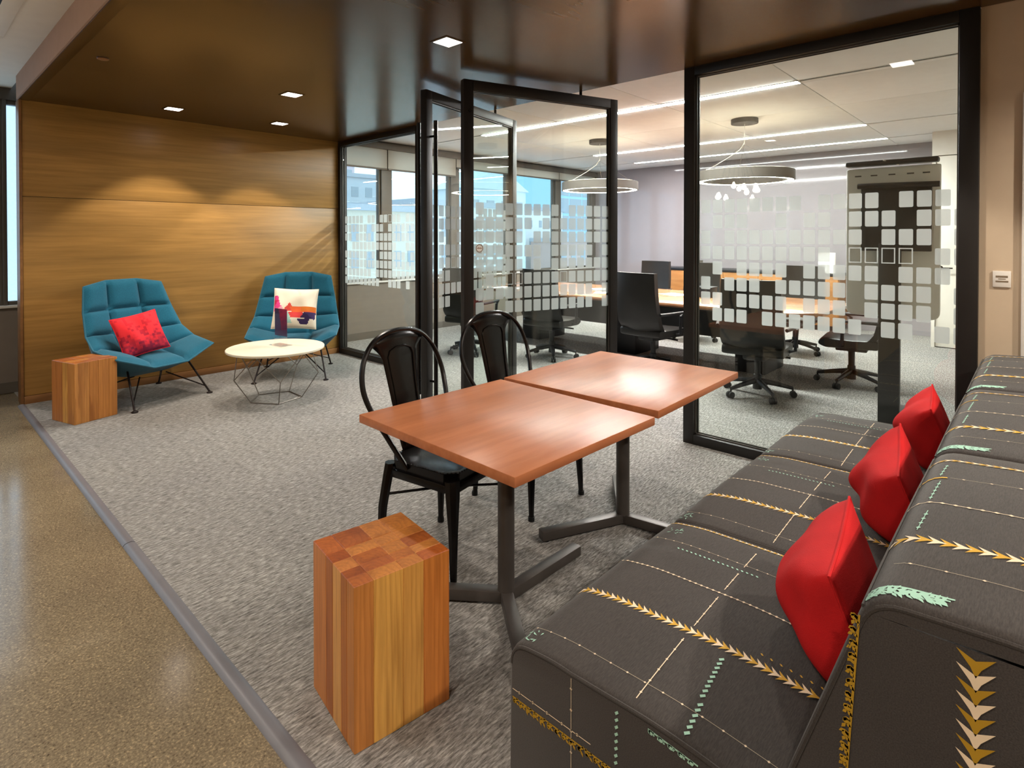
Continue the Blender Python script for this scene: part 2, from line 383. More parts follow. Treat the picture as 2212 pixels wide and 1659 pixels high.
# --- window wall (y = 7.11) : dado, sill, mullions, head, shades, panes
ww = shell('wall_window')
for a, b in ((-3.2, .86), (XG-.03, XFAR)):
    box('dado', (a, YWIN, -.2), (b, YWIN+.25, .80), 'window_wall', ww)
    box('ledge', (a, YWIN-.03, .80), (b, YWIN+.25, .825), 'sill', ww, .004)
    box('header', (a, YWIN+.005, 2.76), (b, YWIN+.25, ZC+.1), 'mullion', ww)
    box('kickplate', (a, YWIN-.012, 0), (b, YWIN, .10), 'mullion', ww)
box('pelmet', (XG+.03, YWIN-.06, 2.755), (XFAR, YWIN+.005, 2.845), 'mullion', ww, .003)
cent = [-1.8-1.36, -1.8, -.44, 5.03, 6.39, 7.77, 9.16, 10.42]
for x in cent:
    box('mullion', (x-.09, YWIN-.005, .825), (x+.09, YWIN+.12, 2.76), 'mullion', ww, .003)
box('mullion', (.720, YWIN+.01, .825), (.752, YWIN+.12, 2.76), 'mullion', ww, .003)
bays = [(-3.07, -1.89), (-1.71, -.53), (-.35, .725), (.745, .86), (XG+.03, 4.94), (5.12, 6.30), (6.48, 7.68), (7.86, 9.07), (9.25, 10.33)]
for k, (a, b) in enumerate(bays):
    wn = shell('window_%d' % (k+1))
    m = MB(); f = .028 if b-a > .3 else .004
    m.box((a, YWIN+.03, .825), (a+f, YWIN+.10, 2.76)).box((b-f, YWIN+.03, .825), (b, YWIN+.10, 2.76)).box((a+f, YWIN+.03, .825), (b-f, YWIN+.10, .86)).box((a+f, YWIN+.03, 2.72), (b-f, YWIN+.10, 2.76))
    m.build('frame', 'mullion', wn, .002)
    box('pane', (a+f, YWIN+.055, .86), (b-f, YWIN+.065, 2.72), 'win_glass', wn)
    if k > 3:
        zb = 2.48 if k < 6 else 2.62
        s = shell('trim_%d' % (k+1)); box('shade_cloth', (a-.08, YWIN-.030, zb), (b+.08, YWIN-.026, 2.76), 'shade', s); box('hem_bar', (a-.08, YWIN-.036, zb-.025), (b+.08, YWIN-.02, zb), 'mullion', s, .003)
# --- glazed partition (x = 3.92)
def pattern(cols, rows, seed, miss=.12, outl=.02):
    rnd = random.Random(seed)
    return [''.join(('.' if rnd.random() < miss else ('o' if rnd.random() < outl else '#')) for _ in range(cols)) for _ in range(rows)]
PAT_R = ["########.###" + "#.####."[0:2] + "..####."[2:6],
         ".###..#.##.###.###"[:18], "#.########.#"[:0] + "#.##########.###.#", "##########.oooo.##",
         ".#.####.#####.###."[:18], "#.###.#####.####.#", "##.####.####"[:0] + "##.####.###.####.#", ".###.########.##"[:0] + ".###.#######.##.##"]
PAT_R[0] = "########.####.###."
PAT_R[4] = ".#.####.#####.###."
def film_squares(pat, place, parent, pitch=.0832, wdt=.067, ztop=1.7285, zp=.107, zh=.0905):
    # thin vinyl squares on the glass face, in local y-z; column 0 first
    w2, h2, k, e = wdt/2, zh/2, .005, .006
    sq = [(-w2, -h2+k), (-w2, h2-k), (-w2+k, h2), (w2-k, h2), (w2, h2-k), (w2, -h2+k), (w2-k, -h2), (-w2+k, -h2)]
    ol = MB()
    for (a, b, c, d) in ((-w2, -h2, -w2+e, h2), (w2-e, -h2, w2, h2), (-w2+e, h2-e, w2-e, h2), (-w2+e, -h2, w2-e, -h2+e)): ol.quad((0, a, b), (0, c, b), (0, c, d), (0, a, d))
    src = {'#': MB().add([(0, a, b) for a, b in sq], [tuple(range(8))]), 'o': ol}; me = {}
    for r, line in enumerate(pat):
        for c, ch in enumerate(line):
            if ch == '.': continue
            nm = 'frosted_square' if ch == '#' else 'frosted_outline'
            if ch not in me: o = src[ch].build(nm, 'film', parent, smooth=False); me[ch] = o.data
            else: o = D.objects.new(nm, me[ch]); COL.objects.link(o); o.parent = parent
            place(o, c*pitch+w2, ztop-r*zp-h2)
def glazed(name, label, ya, yb, pl, pr, zt=ZS, pat=None, yfilm=None):
    t = thing(name, label, 'glass partition', (XG, 0, 0))
    box('stile', (-.05, ya-pl, 0), (.05, ya, zt), 'dark_frame', t, .003); box('stile', (-.05, yb, 0), (.05, yb+pr, zt), 'dark_frame', t, .003)
    box('top_rail', (-.05, yb+pr, zt-.062), (.05, ya-pl, zt), 'dark_frame', t, .003); box('bottom_rail', (-.05, yb+pr, 0), (.05, ya-pl, .068), 'dark_frame', t, .003)
    m = MB(); a, b = ya-pl, yb+pr
    for sx in (-.02, .012): m.box((sx, b, .068), (sx+.008, b+.008, zt-.062)).box((sx, a-.008, .068), (sx+.008, a, zt-.062)).box((sx, b, .068), (sx+.008, a, .076)).box((sx, b, zt-.070), (sx+.008, a, zt-.062))
    m.build('glazing_bead', 'frame_edge', t)
    g = box('pane', (-.005, b+.001, .069), (.005, a-.001, zt-.063), 'glass', t)
    film_squares(pat, lambda o, d, z: setattr(o, 'location', (-.0062, yfilm-d, z)), t)
    return t
glazed('glass_partition', 'fixed glazed panel in a dark frame behind the sofa, with frosted squares', 1.874, .245, .076, .085, pat=PAT_R, yfilm=1.7625)
glazed('glass_partition', 'fixed glazed panel in a dark frame beside the wood wall', 6.50, 4.90, .035, .05, pat=pattern(17, 8, 11, .13), yfilm=6.42)
def pivot_door(label, p, q, zt, seed, handle):
    # p leading edge, q trailing edge (floor xy)
    L = math.hypot(q[0]-p[0], q[1]-p[1]); a = math.atan2(q[1]-p[1], q[0]-p[0])
    t = thing('pivot_door', label, 'glass door', (p[0], p[1], 0), a, 'open glass pivot doors')
    w, d, b = .076, .03, .012
    for x0 in (0, L-w): box('stile', (x0, -d, b), (x0+w, d, zt), 'dark_frame', t, .003)
    box('top_rail', (w, -d, zt-.075), (L-w, d, zt), 'dark_frame', t, .003); box('bottom_rail', (w, -d, b), (L-w, d, .09), 'dark_frame', t, .003)
    m = MB()
    for sy in (-.018, .010): m.box((w, sy, .09), (w+.008, sy+.008, zt-.075)).box((L-w-.008, sy, .09), (L-w, sy+.008, zt-.075)).box((w, sy, zt-.083), (L-w, sy+.008, zt-.075)).box((w, sy, .09), (L-w, sy+.008, .098))
    m.build('glazing_bead', 'frame_edge', t)
    box('pane', (w+.001, -.005, .091), (L-w-.001, .005, zt-.076), 'glass', t)
    def put(o, d, z): o.location = (w+.03+d, -.0062, z); o.rotation_euler.z = PI/2
    film_squares(pattern(15, 8, seed, .12, .03), put, t)
    MB().cyl((L-.36, 0, zt), .012, ZS-zt, 12).build('pivot_pin', 'black_metal', t)
    if handle:
        for s in (-1, 1):
            hb = MB().tube([(.045, s*.085, .21), (.045, s*.085, 2.38)], .0165, 12).build('pull_bar', 'black_metal', t)
            for z in (.33, 2.26): MB().tube([(.045, s*.028, z), (.045, s*.072, z)], .009, 8).build('standoff', 'black_metal', hb)
    else:
        m = MB().cyl((0, 0, 0), .014, .006, 16); o = m.build('lock_cylinder', 'black_metal', t, loc=(.05, -d, 2.40)); o.rotation_euler.x = PI/2
    return t
dA = pivot_door('open glass door with long black pull bars on both faces', (2.86, 3.55), (4.26, 3.86), 2.625, 21, True)
dB = pivot_door('open glass door with a small round badge and no pull bars, nearest the tables', (2.88, 3.125), (4.22, 2.66), 2.628, 22, False)
bd = MB().cyl((0, 0, 0), .033, .0012, 32); o = bd.build('badge', 'paper', dB, loc=(.135, -.0075, 1.385)); o.rotation_euler.x = PI/2
MB().lathe([(.025, 0), (.030, 0), (.030, .0006), (.025, .0006)], 32, closed=True).build('ring', 'window_wall', o, loc=(0, 0, .0013))
MB().box((-.02, -.003, 0), (.02, .003, .0006)).box((-.012, .002, 0), (-.004, .008, .0006)).box((.002, .002, 0), (.012, .006, .0006)).build('print', 'fascia', o, loc=(0, 0, .0013))

# ================================================================== LIGHTS IN CEILINGS
labs = ['lit square downlight in the wood ceiling, nearest and above the tables', 'lit square downlight in the wood ceiling, second from the camera', 'lit downlight in the wood ceiling by the wall, above the chair with the red cushion', 'lit downlight in the wood ceiling by the wall, above the chair with the patterned cushion', 'square downlight in the wood ceiling over the sofa, outside the picture']
for (x, y), lb in zip(DOWNLIGHTS, labs):
    t = thing('downlight', lb, 'downlight', (x, y, ZS), 0, 'square downlights')
    MB().box((-.078, -.078, -.004), (-.064, .078, 0)).box((.064, -.078, -.004), (.078, .078, 0)).box((-.064, -.078, -.004), (.064, -.064, 0)).box((-.064, .064, -.004), (.064, .078, 0)).build('trim_frame', 'ceil_wood', t)
    box('lens', (-.064, -.064, -.003), (.064, .064, -.0005), 'lamp_down', t)
    spot(x, y, ZS-.012, DOWN_W, 94, .26)
t = thing('sprinkler_cover', 'small dark round sprinkler cover in the wood ceiling, at the left', 'sprinkler', (.984, 4.617, ZS))
MB().lathe([(.034, -.003), (.036, 0)], 24).build('cover', 'wire', t); MB().lathe([(.03, -.009), (.034, -.007), (.034, -.003)], 24).build('plate', 'trim_wood', t)
for (x, y) in CORRIDOR_AND_FILL:
    z = ZC if x < XL else ZS
    t = thing('downlight', 'square downlight outside the picture, those to the rear are added fill lights', 'downlight', (x, y, z), 0, 'corridor downlights')
    MB().box((-.08, -.08, -.004), (.08, -.064, 0)).box((-.08, .064, -.004), (.08, .08, 0)).box((-.08, -.064, -.004), (-.064, .064, 0)).box((.064, -.064, -.004), (.08, .064, 0)).build('trim_frame', 'white_plastic', t)
    box('lens', (-.064, -.064, -.003), (.064, .064, -.0005), 'lamp_down', t); spot(x, y, z-.012, CORR_FILL_W*(2.1 if y < 0 else 1.3 if y > 2 else 1), 150 if y < 0 else 120, .5)  # rear fill lamps get more power and a wider cone

rnd = random.Random(4)
M['globe'] = emit('globe_glass', (1, .86, .66), 45)
t = thing('globe_chandelier', 'cluster of small glowing globes, seen only mirrored in the fixed glass panel', 'pendant lamp', (-1.5, 3.62, ZC))
MB().lathe([(.16, -.03), (.17, -.025), (.17, 0)], 32).build('canopy', 'black_metal', t)
for k in range(11):
    x, y, z = rnd.uniform(-.3, .3), rnd.uniform(-.3, .3), -rnd.uniform(.52, .80)
    MB().tube([(x*.4, y*.4, -.03), (x, y, z+.05)], .002, 5).build('cord', 'black_metal', t)
    MB().lathe([(.012, .05), (.02, .02), (.034, 0), (.036, -.02), (.026, -.046), (.008, -.054)], 16, (x, y, z)).build('globe', 'globe', t)
def pendant(x, y, zb, label):
    t = thing('ring_pendant', label, 'pendant lamp', (x, y, 0), 0, 'ring pendants')
    MB().lathe([(.15, ZC-.055), (.152, ZC-.05), (.152, ZC), (.14, ZC)], 40).build('canopy', 'ring_body', t)
    MB().lathe([(.54, zb), (.545, zb+.003), (.545, zb+.115), (.54, zb+.118), (.465, zb+.118), (.46, zb+.11), (.46, zb+.012), (.467, zb+.006), (.47, zb+.01), (.47, zb+.10), (.53, zb+.10), (.53, zb)], 72, closed=True).build('ring', 'ring_body', t)
    MB().lathe([(.471, zb+.004), (.529, zb+.004), (.529, zb+.012), (.471, zb+.012)], 72, closed=True).build('light_strip', 'lamp_ring', t)
    MB().lathe([(.475, zb+.112), (.525, zb+.112), (.525, zb+.121), (.475, zb+.121)], 72, closed=True).build('upper_strip', 'lamp_up', t)
    m = MB()
    for k in range(3):
        a = R(30+120*k); MB().tube([(0, 0, ZC-.30), (.5*math.cos(a), .5*math.sin(a), zb+.118)], .0018, 5).build('suspension_wire', 'grey_wire', t)
    MB().tube([(0, 0, ZC-.05), (0, 0, ZC-.30)], .003, 6).build('stem', 'white_plastic', t)
    MB().tube([(0, 0, ZC-.28), (-.03, .04, ZC-.36), (-.12, .15, ZC-.46), (-.26, .30, ZC-.58), (-.33, .37, zb+.119)], .0045, 6).build('power_cord', 'white_plastic', t)
pendant(6.95, 2.60, 2.13, 'grey ring pendant lamp seen whole through the fixed glass panel behind the sofa')
pendant(7.02, 4.69, 2.14, 'grey ring pendant lamp seen behind the open glass door')

# ================================================================== SOFA
SY0, SYB = 1.0, .217
def roundpoly(pts, radii, n=6):
    out = []; N = len(pts)
    for i in range(N):
        p = Vector(pts[i]); a = Vector(pts[i-1]); b = Vector(pts[(i+1) % N]); r = radii[i]
        if r == 0: out.append(tuple(p)); continue
        u = (a-p).normalized(); v = (b-p).normalized(); p0 = p+u*r; p1 = p+v*r
        for k in range(n+1):
            s = k/n; q = p0*(1-s)**2+p*2*s*(1-s)+p1*s*s; out.append(tuple(q))
    return out
SEAT = roundpoly([(SY0, .05), (SY0, .428), (.86, .448), (.55, .452), (.325, .430), (.325, .05)], [0, .055, .05, .08, .0, 0])
BACK = roundpoly([(.365, .05), (.365, .40), (.205, .888), (-.03, .902), (-.16, .87), (-.20, .05)], [0, .05, .05, .09, .07, 0])
def prof_tools(poly):
    P = [Vector((a, b)) for a, b in poly]
    return P
def loft(poly, L, crown, r=.018):
    P = [Vector(p) for p in poly]; N = len(P); c = sum(P, Vector((0, 0)))/N
    nor = []
    for i in range(N):
        t = (P[(i+1) % N]-P[i-1]); nn = Vector((-t.y, t.x)); nn.normalize()
        if nn.dot(P[i]-c) < 0: nn = -nn
        nor.append(nn)
    xs = [0, .004, .010, r, .06] + [L*k/12 for k in range(1, 12)] + [L-.06, L-r, L-.010, L-.004, L]
    m = MB(); vs = []
    for x in xs:
        d = min(x, L-x); ins = 0 if d >= r else r*(1-math.sqrt(max(0, 1-(1-d/r)**2)))
        for i in range(N):
            q = P[i]-nor[i]*ins*.8; z = q.y
            if q.y > .2: z += crown*max(0, math.sin(PI*x/L))**.6 * max(0, nor[i].y if crown > 0 else 0)
            vs.append((x, q.x, z))
    fs = [(a*N+i, a*N+(i+1) % N, (a+1)*N+(i+1) % N, (a+1)*N+i) for a in range(len(xs)-1) for i in range(N)]
    fs += [tuple(range(N)), tuple((len(xs)-1)*N+i for i in range(N))]
    return m.add(vs, fs), nor
CROWN = .012
class Surf:
    """position on a lofted cushion by x and arc length along its profile"""
    def __init__(s, poly, L, crown, start):
        P = [Vector(p) for p in poly]; s.L = L; s.cr = crown
        c = sum(P, Vector((0, 0)))/len(P); s.P = P[start:]+P[:start]; s.S = [0]
        for i in range(1, len(s.P)): s.S.append(s.S[-1]+(s.P[i]-s.P[i-1]).length)
        s.c = c
    def at(s, x, q, off=.0016):
        S = s.S; i = 0
        while i < len(S)-2 and S[i+1] < q: i += 1
        t = (q-S[i])/max(1e-6, S[i+1]-S[i]); p = s.P[i].lerp(s.P[i+1], t)
        d = s.P[i+1]-s.P[i]; n = Vector((-d.y, d.x)).normalized()
        if n.dot(p-s.c) < 0: n = -n
        z = p.y + s.cr*max(0, math.sin(PI*min(max(x, 0), s.L)/s.L))**.6*max(0, n.y)
        return (x, p.x+n.x*off, z+n.y*off)
    def s_of_y(s, y, zmin=.3):
        best = None
        for i in range(len(s.P)-1):
            a, b = s.P[i], s.P[i+1]
            if min(a.y, b.y) < zmin: continue
            if (a.x-y)*(b.x-y) <= 0 and abs(a.x-b.x) > 1e-6: 
                return s.S[i]+(s.S[i+1]-s.S[i])*(y-a.x)/(b.x-a.x)
        return 0
class Stitch:
    def __init__(s, fn): s.fn = fn; s.mb = {}
    def m(s, k): return s.mb.setdefault(k, MB())
    def ribbon(s, key, a, b, w, n=24):
        (u0, v0), (u1, v1) = a, b; L = math.hypot(u1-u0, v1-v0); nu, nv = -(v1-v0)/L*w/2, (u1-u0)/L*w/2
        vs = []
        for i in range(n+1):
            t = i/n; u = u0+(u1-u0)*t; v = v0+(v1-v0)*t
            vs += [s.fn(u-nu, v-nv), s.fn(u+nu, v+nv)]
        s.m(key).add(vs, [(2*i, 2*i+1, 2*i+3, 2*i+2) for i in range(n)])
    def poly(s, key, pts): s.m(key).add([s.fn(*p) for p in pts], [tuple(range(len(pts)))])
    def frame(s, a, b):
        (u0, v0), (u1, v1) = a, b; L = math.hypot(u1-u0, v1-v0); t = ((u1-u0)/L, (v1-v0)/L); n = (-t[1], t[0])
        return L, (lambda d, o: (u0+t[0]*d+n[0]*o, v0+t[1]*d+n[1]*o))
    def beads(s, a, b, pitch=.03, r=.0035, key='thread', line=.0014, skip=0):
        s.ribbon(key, a, b, line); L, f = s.frame(a, b); d = pitch*.5
        while d < L:
            s.poly('cream' if key == 'thread' else key, [f(d-r*1.3, 0), f(d, r), f(d+r*1.3, 0), f(d, -r)]); d += pitch
    def diamonds(s, a, b, pitch=.018, r=.0055, key='mint'):
        L, f = s.frame(a, b); d = pitch*.5; k = 0
        while d < L:
            s.poly(key, [f(d-r*1.2, -r*.5), f(d+r*.2, r), f(d+r*1.2, r*.4), f(d-r*.2, -r)]); d += pitch; k += 1
    def chevrons(s, a, b, w=.03, pitch=.0155, keys=('gold', 'cream')):
        L, f = s.frame(a, b); d = 0; k = 0
        while d < L-pitch:
            key = keys[k % 2]; h = pitch*1.05
            s.poly(key, [f(d-h*.6, w/2), f(d+h*.35, w*.14), f(d+h*1.0, 0), f(d-h*.12, 0)])
            s.poly(key, [f(d-h*.6, -w/2), f(d-h*.12, 0), f(d+h*1.0, 0), f(d+h*.35, -w*.14)])
            d += pitch; k += 1
    def floral(s, a, b, w=.024, pitch=.016, key='ochre', seed=1):
        L, f = s.frame(a, b); rnd = random.Random(seed); d = 0; k = 0
        s.ribbon(key, f(0, -w*.32), f(L, -w*.32), .0035)
        while d < L-pitch:
            for sg in (1, -1):
                an = rnd.uniform(.3, 1.2)*sg; l = w*rnd.uniform(.4, .6); c, sn = math.cos(an), math.sin(an)
                s.poly(key, [f(d, 0), f(d+l*c*.5-sn*.003, l*sn*.5+c*.003), f(d+l*c, l*sn), f(d+l*c*.5+sn*.003, l*sn*.5-c*.003)])
            if k % 2 == 0:
                q = [(d+pitch*.5+.0055*math.cos(x*PI/3), .0055*math.sin(x*PI/3)) for x in range(6)]; s.poly(key, [f(*z) for z in q])
            d += pitch*.8; k += 1
    def build(s, parent):
        for k, m in s.mb.items():
            m.build('%s_stitching' % {'mint': 'mint', 'gold': 'gold', 'cream': 'cream', 'ochre': 'ochre', 'thread': 'thread'}[k], k, parent, smooth=False)['kind'] = 'stuff'
MODX = [1.083, 1.963, 2.843]; MODL = .874
slab = ['charcoal stitched sofa section nearest the camera, with an exposed embroidered end', 'middle charcoal stitched sofa section, between two like it', 'farthest charcoal stitched sofa section, against the dark corner post']
for mi, x0 in enumerate(MODX):
    t = thing('sofa_section', slab[mi], 'sofa', (x0, 0, 0), 0, 'sofa sections along the banquette')
    L = MODL
    m, _ = loft(SEAT, L, CROWN); seat = m.build('seat', 'char', t, angle=50)
    m, _ = loft(BACK, L, CROWN); back = m.build('backrest', 'char', t, angle=50)
    MB().box((.03, -.15, 0), (L-.03, .93, .055)).build('plinth', 'rubber', t)
    # piping round the end edges
    for poly, par in ((SEAT, seat), (BACK, back)):
        P = [Vector(p) for p in poly]; c = sum(P, Vector((0, 0)))/len(P)
        for xe in (.0025, L-.0025):
            pts = [(xe, q.x, q.y) for q in [p+(c-p).normalized()*.009 for p in P if p.y > .06]]
            MB().tube(pts, .0042, 6).build('piping', 'char', par)
    sw = Surf(BACK, L, CROWN, 0); qq = sw.s_of_y(.212, .8)
    MB().tube([sw.at(.012+(L-.024)*k/12, qq, .0008) for k in range(13)], .0032, 6).build('welt', 'char', back)
    ss = Surf(SEAT, L, CROWN, 0); st = Stitch(ss.at); q = lambda y: ss.s_of_y(y)
    qa, qb = q(.985), q(.34)
    j = (0, -.03, .02)[mi]
    q2 = lambda y: ss.s_of_y(y)
    st.beads((.078, q(.985)), (.083, qb), .045, .0028, 'thread', .0009)
    st.chevrons((.290+j, q(1.0)-.02), (.318+j, qb), .034, .0165)
    st.beads((.498+j, q(.995)), (.524+j, qb), .017, .0042, 'cream', .0016)
    st.beads((.70+j, q(.99)), (.705+j, qb), .03, .0028, 'thread', .001)
    st.diamonds((.66+j, q(.865)), (.665+j, q(.60)), .0145, .0042)
    if mi < 2: st.chevrons((.845, q(.99)), (.85, qb), .014, .010, ('gold', 'cream'))
    yl = q(.665)
    for a, b in ((.03, .27), (.33, .49), (.535, .64), (.69, .80)): st.beads((a, yl+.02*(1-a)), (b, yl+.02*(1-b)), .042, .0034, 'cream', .0022)
    if mi == 0: st.diamonds((.272, q(.553)), (.13, q(.54)), .0165, .0062); st.diamonds((.115, q(.535)), (.02, q(.525)), .0165, .0062); st.diamonds((.35, q(.50)), (.353, qb), .022, .0035, 'gold')
    if mi == 2: st.diamonds((.03, q(.47)), (.12, q(.47)), .014, .005)
    rnd = random.Random(5+mi)
    for (u, y) in ((.045, .955), (.78, .93)):
        for k in range(12):
            a = u+rnd.uniform(-.022, .022)*.8; b = q(y)+rnd.uniform(-.02, .02); an = rnd.uniform(0, 6.3); l = rnd.uniform(.006, .011)
            st.poly('mint', [(a, b), (a+l*math.cos(an)-.002*math.sin(an), b+l*math.sin(an)+.002*math.cos(an)), (a+1.6*l*math.cos(an), b+1.6*l*math.sin(an)), (a+l*math.cos(an)+.002*math.sin(an), b+l*math.sin(an)-.002*math.cos(an))])
    st.build(seat)
    sb = Surf(BACK, L, CROWN, 0); st = Stitch(sb.at)
    def qz(y):
        return sb.s_of_y(y, .80)
    q0 = qz(.30) if qz(.30) else 0
    base = sb.s_of_y(.34, .3); top = sb.s_of_y(.21, .8); end = sb.s_of_y(-.14, .8)
    st.chevrons((.235, top-.015), (.262, end), .036, .0185)
    st.ribbon('thread', (.222, base), (.235, top-.02), .003)
    st.beads((.43, top-.03), (.47, end), .022, .0045, 'cream', .002); st.ribbon('thread', (.43, base), (.43, top-.03), .002)
    st.ribbon('gold', (.60, top-.005), (.615, top+.06), .008); st.beads((.617, top+.065), (.66, end), .05, .003, 'thread', .001); st.ribbon('thread', (.60, base), (.60, top-.01), .0018)
    st.chevrons((.765, top-.02), (.79, end), .020, .0135); st.ribbon('thread', (.76, base), (.765, top-.02), .002)
    st.beads((.13, top+.03), (.16, end), .05, .0028, 'thread', .001)
    for a, b in ((.28, .385), (.455, .585), (.63, .72)): st.beads((a, top+.045), (b, top+.05), .024, .0042, 'mint', .0016)
    # mint leaf band along the near edge
    st.floral((.030, top-.012), (.042, top+.125), .034, .010, 'mint', 3+mi); st.floral((.022, top+.0), (.036, top+.120), .028, .011, 'mint', 13+mi); st.ribbon('mint', (.040, top-.01), (.052, top+.122), .004)
    st.build(back)
    if mi == 0:   # embroidery on the exposed end (plane x = 0)
        e = Stitch(lambda u, v: (-.0014, u, v)); e.chevrons((.067, .845), (.067, .08), .046, .0215, ('ochre', 'cream')); e.floral((.222, .85), (.268, .10), .020, .014, 'ochre', 9)
        e.build(back)
        for k, mb in e.mb.items(): pass
        e = Stitch(lambda u, v: (-.0014, u, v)); e.floral((.985, .283), (.40, .283), .026, .014, 'ochre', 4); e.beads((.985, .312), (.745, .312), .045, .004, 'cream', .002)
        e.beads((.80, .435), (.80, .20), .05, .0036, 'cream', .0012); e.diamonds((.676, .432), (.682, .10), .016, .005, 'mint'); e.floral((.60, .43), (.49, .42), .012, .014, 'mint', 8); e.build(seat)

# ================================================================== CUSHIONS
def pillow_fn(wd, ht, th, seed=0, wr=.007):
    rnd = random.Random(seed); ph = [rnd.uniform(0, 6.3) for _ in range(6)]
    def f(u, v, side):
        a, b = 2*u-1, 2*v-1
        k = (max(0, 1-a*a)*max(0, 1-b*b))**.42
        z = th/2*k + wr*k*(math.sin(5*a+3*b+ph[0])+.7*math.sin(-4*a+6*b+ph[1])+.5*math.sin(9*a+2*b+ph[2]))
        x = a*wd/2*(1-.055*(1-b*b)**1.0*abs(a)**3); y = b*ht/2*(1-.055*(1-a*a)*abs(b)**3)
        return (x, side*z if z > 0 else 0, y)
    return f
def cushion(name, label, loc, rot, wd, ht, th, mat, seed, group=None, paint=None, n=36, fr=1.0, bk=1.0):
    t = thing(name, label, 'cushion', loc, 0, group); t.rotation_euler = rot
    f = pillow_fn(wd, ht, th, seed); m = MB()
    sq = lambda p, k: (p[0], p[1]*k, p[2])
    m.grid(lambda u, v: sq(f(u, v, 1), fr), n, n); m.grid(lambda u, v: sq(f(u, v, -1), bk), n, n)
    me_o = m.build('cover', mat, t, angle=80)
    if paint:
        me = me_o.data; at = me.color_attributes.new('print', 'FLOAT_COLOR', 'CORNER')
        for p in me.polygons:
            c = p.center; col = paint(c.x/wd+.5, c.z/ht+.5)
            for li in p.loop_indices: at.data[li].color = col
    e = .982
    pts = []
    for (a, b, cc, d) in ((0, 0, 1, 0), (1, 0, 1, 1), (1, 1, 0, 1), (0, 1, 0, 0)):
        for k in range(14):
            s = k/14; q = f(a+(cc-a)*s, b+(d-b)*s, 1); pts.append((q[0], 0, q[2]))
    seam = MB().tube(pts, .0035, 6, closed=True).build('seam', mat if not paint else 'print', t)
    if paint:
        at = seam.data.color_attributes.new('print', 'FLOAT_COLOR', 'CORNER')
        for d in at.data: d.color = paint(.5, .5 if name == 'cushion_plain' else .8)
    return t
cushion('cushion', 'plain red wool cushion nearest the camera, leaning on the first sofa section', (1.62, .312, .588), (R(-19), R(-3), R(7)), .42, .315, .21, 'red', 1, 'red sofa cushions', fr=1.75, bk=.2)
cushion('cushion', 'middle one of the three plain red cushions on the sofa, half hidden by the nearest', (2.42, .312, .590), (R(-19), R(-8), R(8)), .42, .31, .21, 'red', 2, 'red sofa cushions', fr=1.75, bk=.2)
cushion('cushion', 'plain red cushion farthest along the sofa, beside the dark floor column', (3.28, .318, .588), (R(-19), R(-3), R(6)), .42, .315, .21, 'red', 3, 'red sofa cushions', fr=1.75, bk=.2)

# ================================================================== WOOD BLOCK STOOLS
def stool(label, loc, rz, wx, wy, seed, S=.32, H=.48):
    t = thing('wood_stool', label, 'stool', loc, rz, 'wood block stools'); rnd = random.Random(seed)
    tones = ['#cf9a50', '#c48845', '#d3a058', '#b97a3c', '#c68d4c', '#bd8244', '#ce9a52', '#b0713a']
    x = -S/2
    for i, a in enumerate(wx):
        y = -S/2
        for k, b in enumerate(wy):
            ax, by = a*S, b*S
            m = MB().box((-ax/2, -by/2, 0), (ax/2, by/2, H-rnd.uniform(0, .0006)))
            o = m.build('stave', 'stave', t, .0022, seg=1, smooth=False, loc=(x+ax/2, y+by/2, 0))
            o.color = lin(rnd.choice(tones) if not (seed == 5 and (k == 0 or i == 0)) else (['#b5773c', '#cc9a4e', '#c6924a', '#bb7436'][i] if k == 0 else ['', '#a9682f', '#cf9a58', '#a8652f', '#bd7a40'][k])); y += by
        x += ax
    return t
stool('glued hardwood block stool nearest the camera, beside the table', (1.068, 1.548, 0), R(-8.5), (.19, .30, .22, .29), (.16, .14, .19, .17, .34), 5)
stool('glued hardwood block stool at the wood wall, beside the chair with the red cushion', (1.075, 5.70, 0), R(17), (.34, .2, .26, .2), (.3, .22, .28, .2), 12)

# ================================================================== TABLES
def cafe_table(label, loc, rz, sx, sy, ang, offs):
    t = thing('cafe_table', label, 'table', loc, rz, 'rectangular tables')
    H = .74; top = MB().box((-sx/2, -sy/2, H-.034), (sx/2, sy/2, H)).build('tabletop', 'table_wood', t, .003)
    px, py = offs
    MB().lathe([(.034, .05), (.034, H-.05)], 28, (px, py, 0)).build('column', 'pedestal', t)
    box('mounting_plate', (px-.15, py-.15, H-.05), (px+.15, py+.15, H-.034), 'pedestal', t, .003)
    for an in ang:
        m = MB().box((0, -.025, .010), (.47, .025, .055)); o = m.build('foot', 'pedestal', t, .004, loc=(px, py, 0), rotz=R(an)-rz)
        MB().cyl((.44, 0, 0), .014, .011, 12).build('glide', 'rubber', o)
    return t
cafe_table('near reddish wood table on a three-footed grey pedestal, closest to the camera', (1.712, 1.596, 0), R(-1.5), .825, .885, (-1, 128, 232), (-.03, -.03))
cafe_table('far reddish wood table on a three-footed grey pedestal, pushed against the nearer one', (2.648, 1.618, 0), R(1.5), .93, .868, (36, 156, 279), (-.09, -.05))

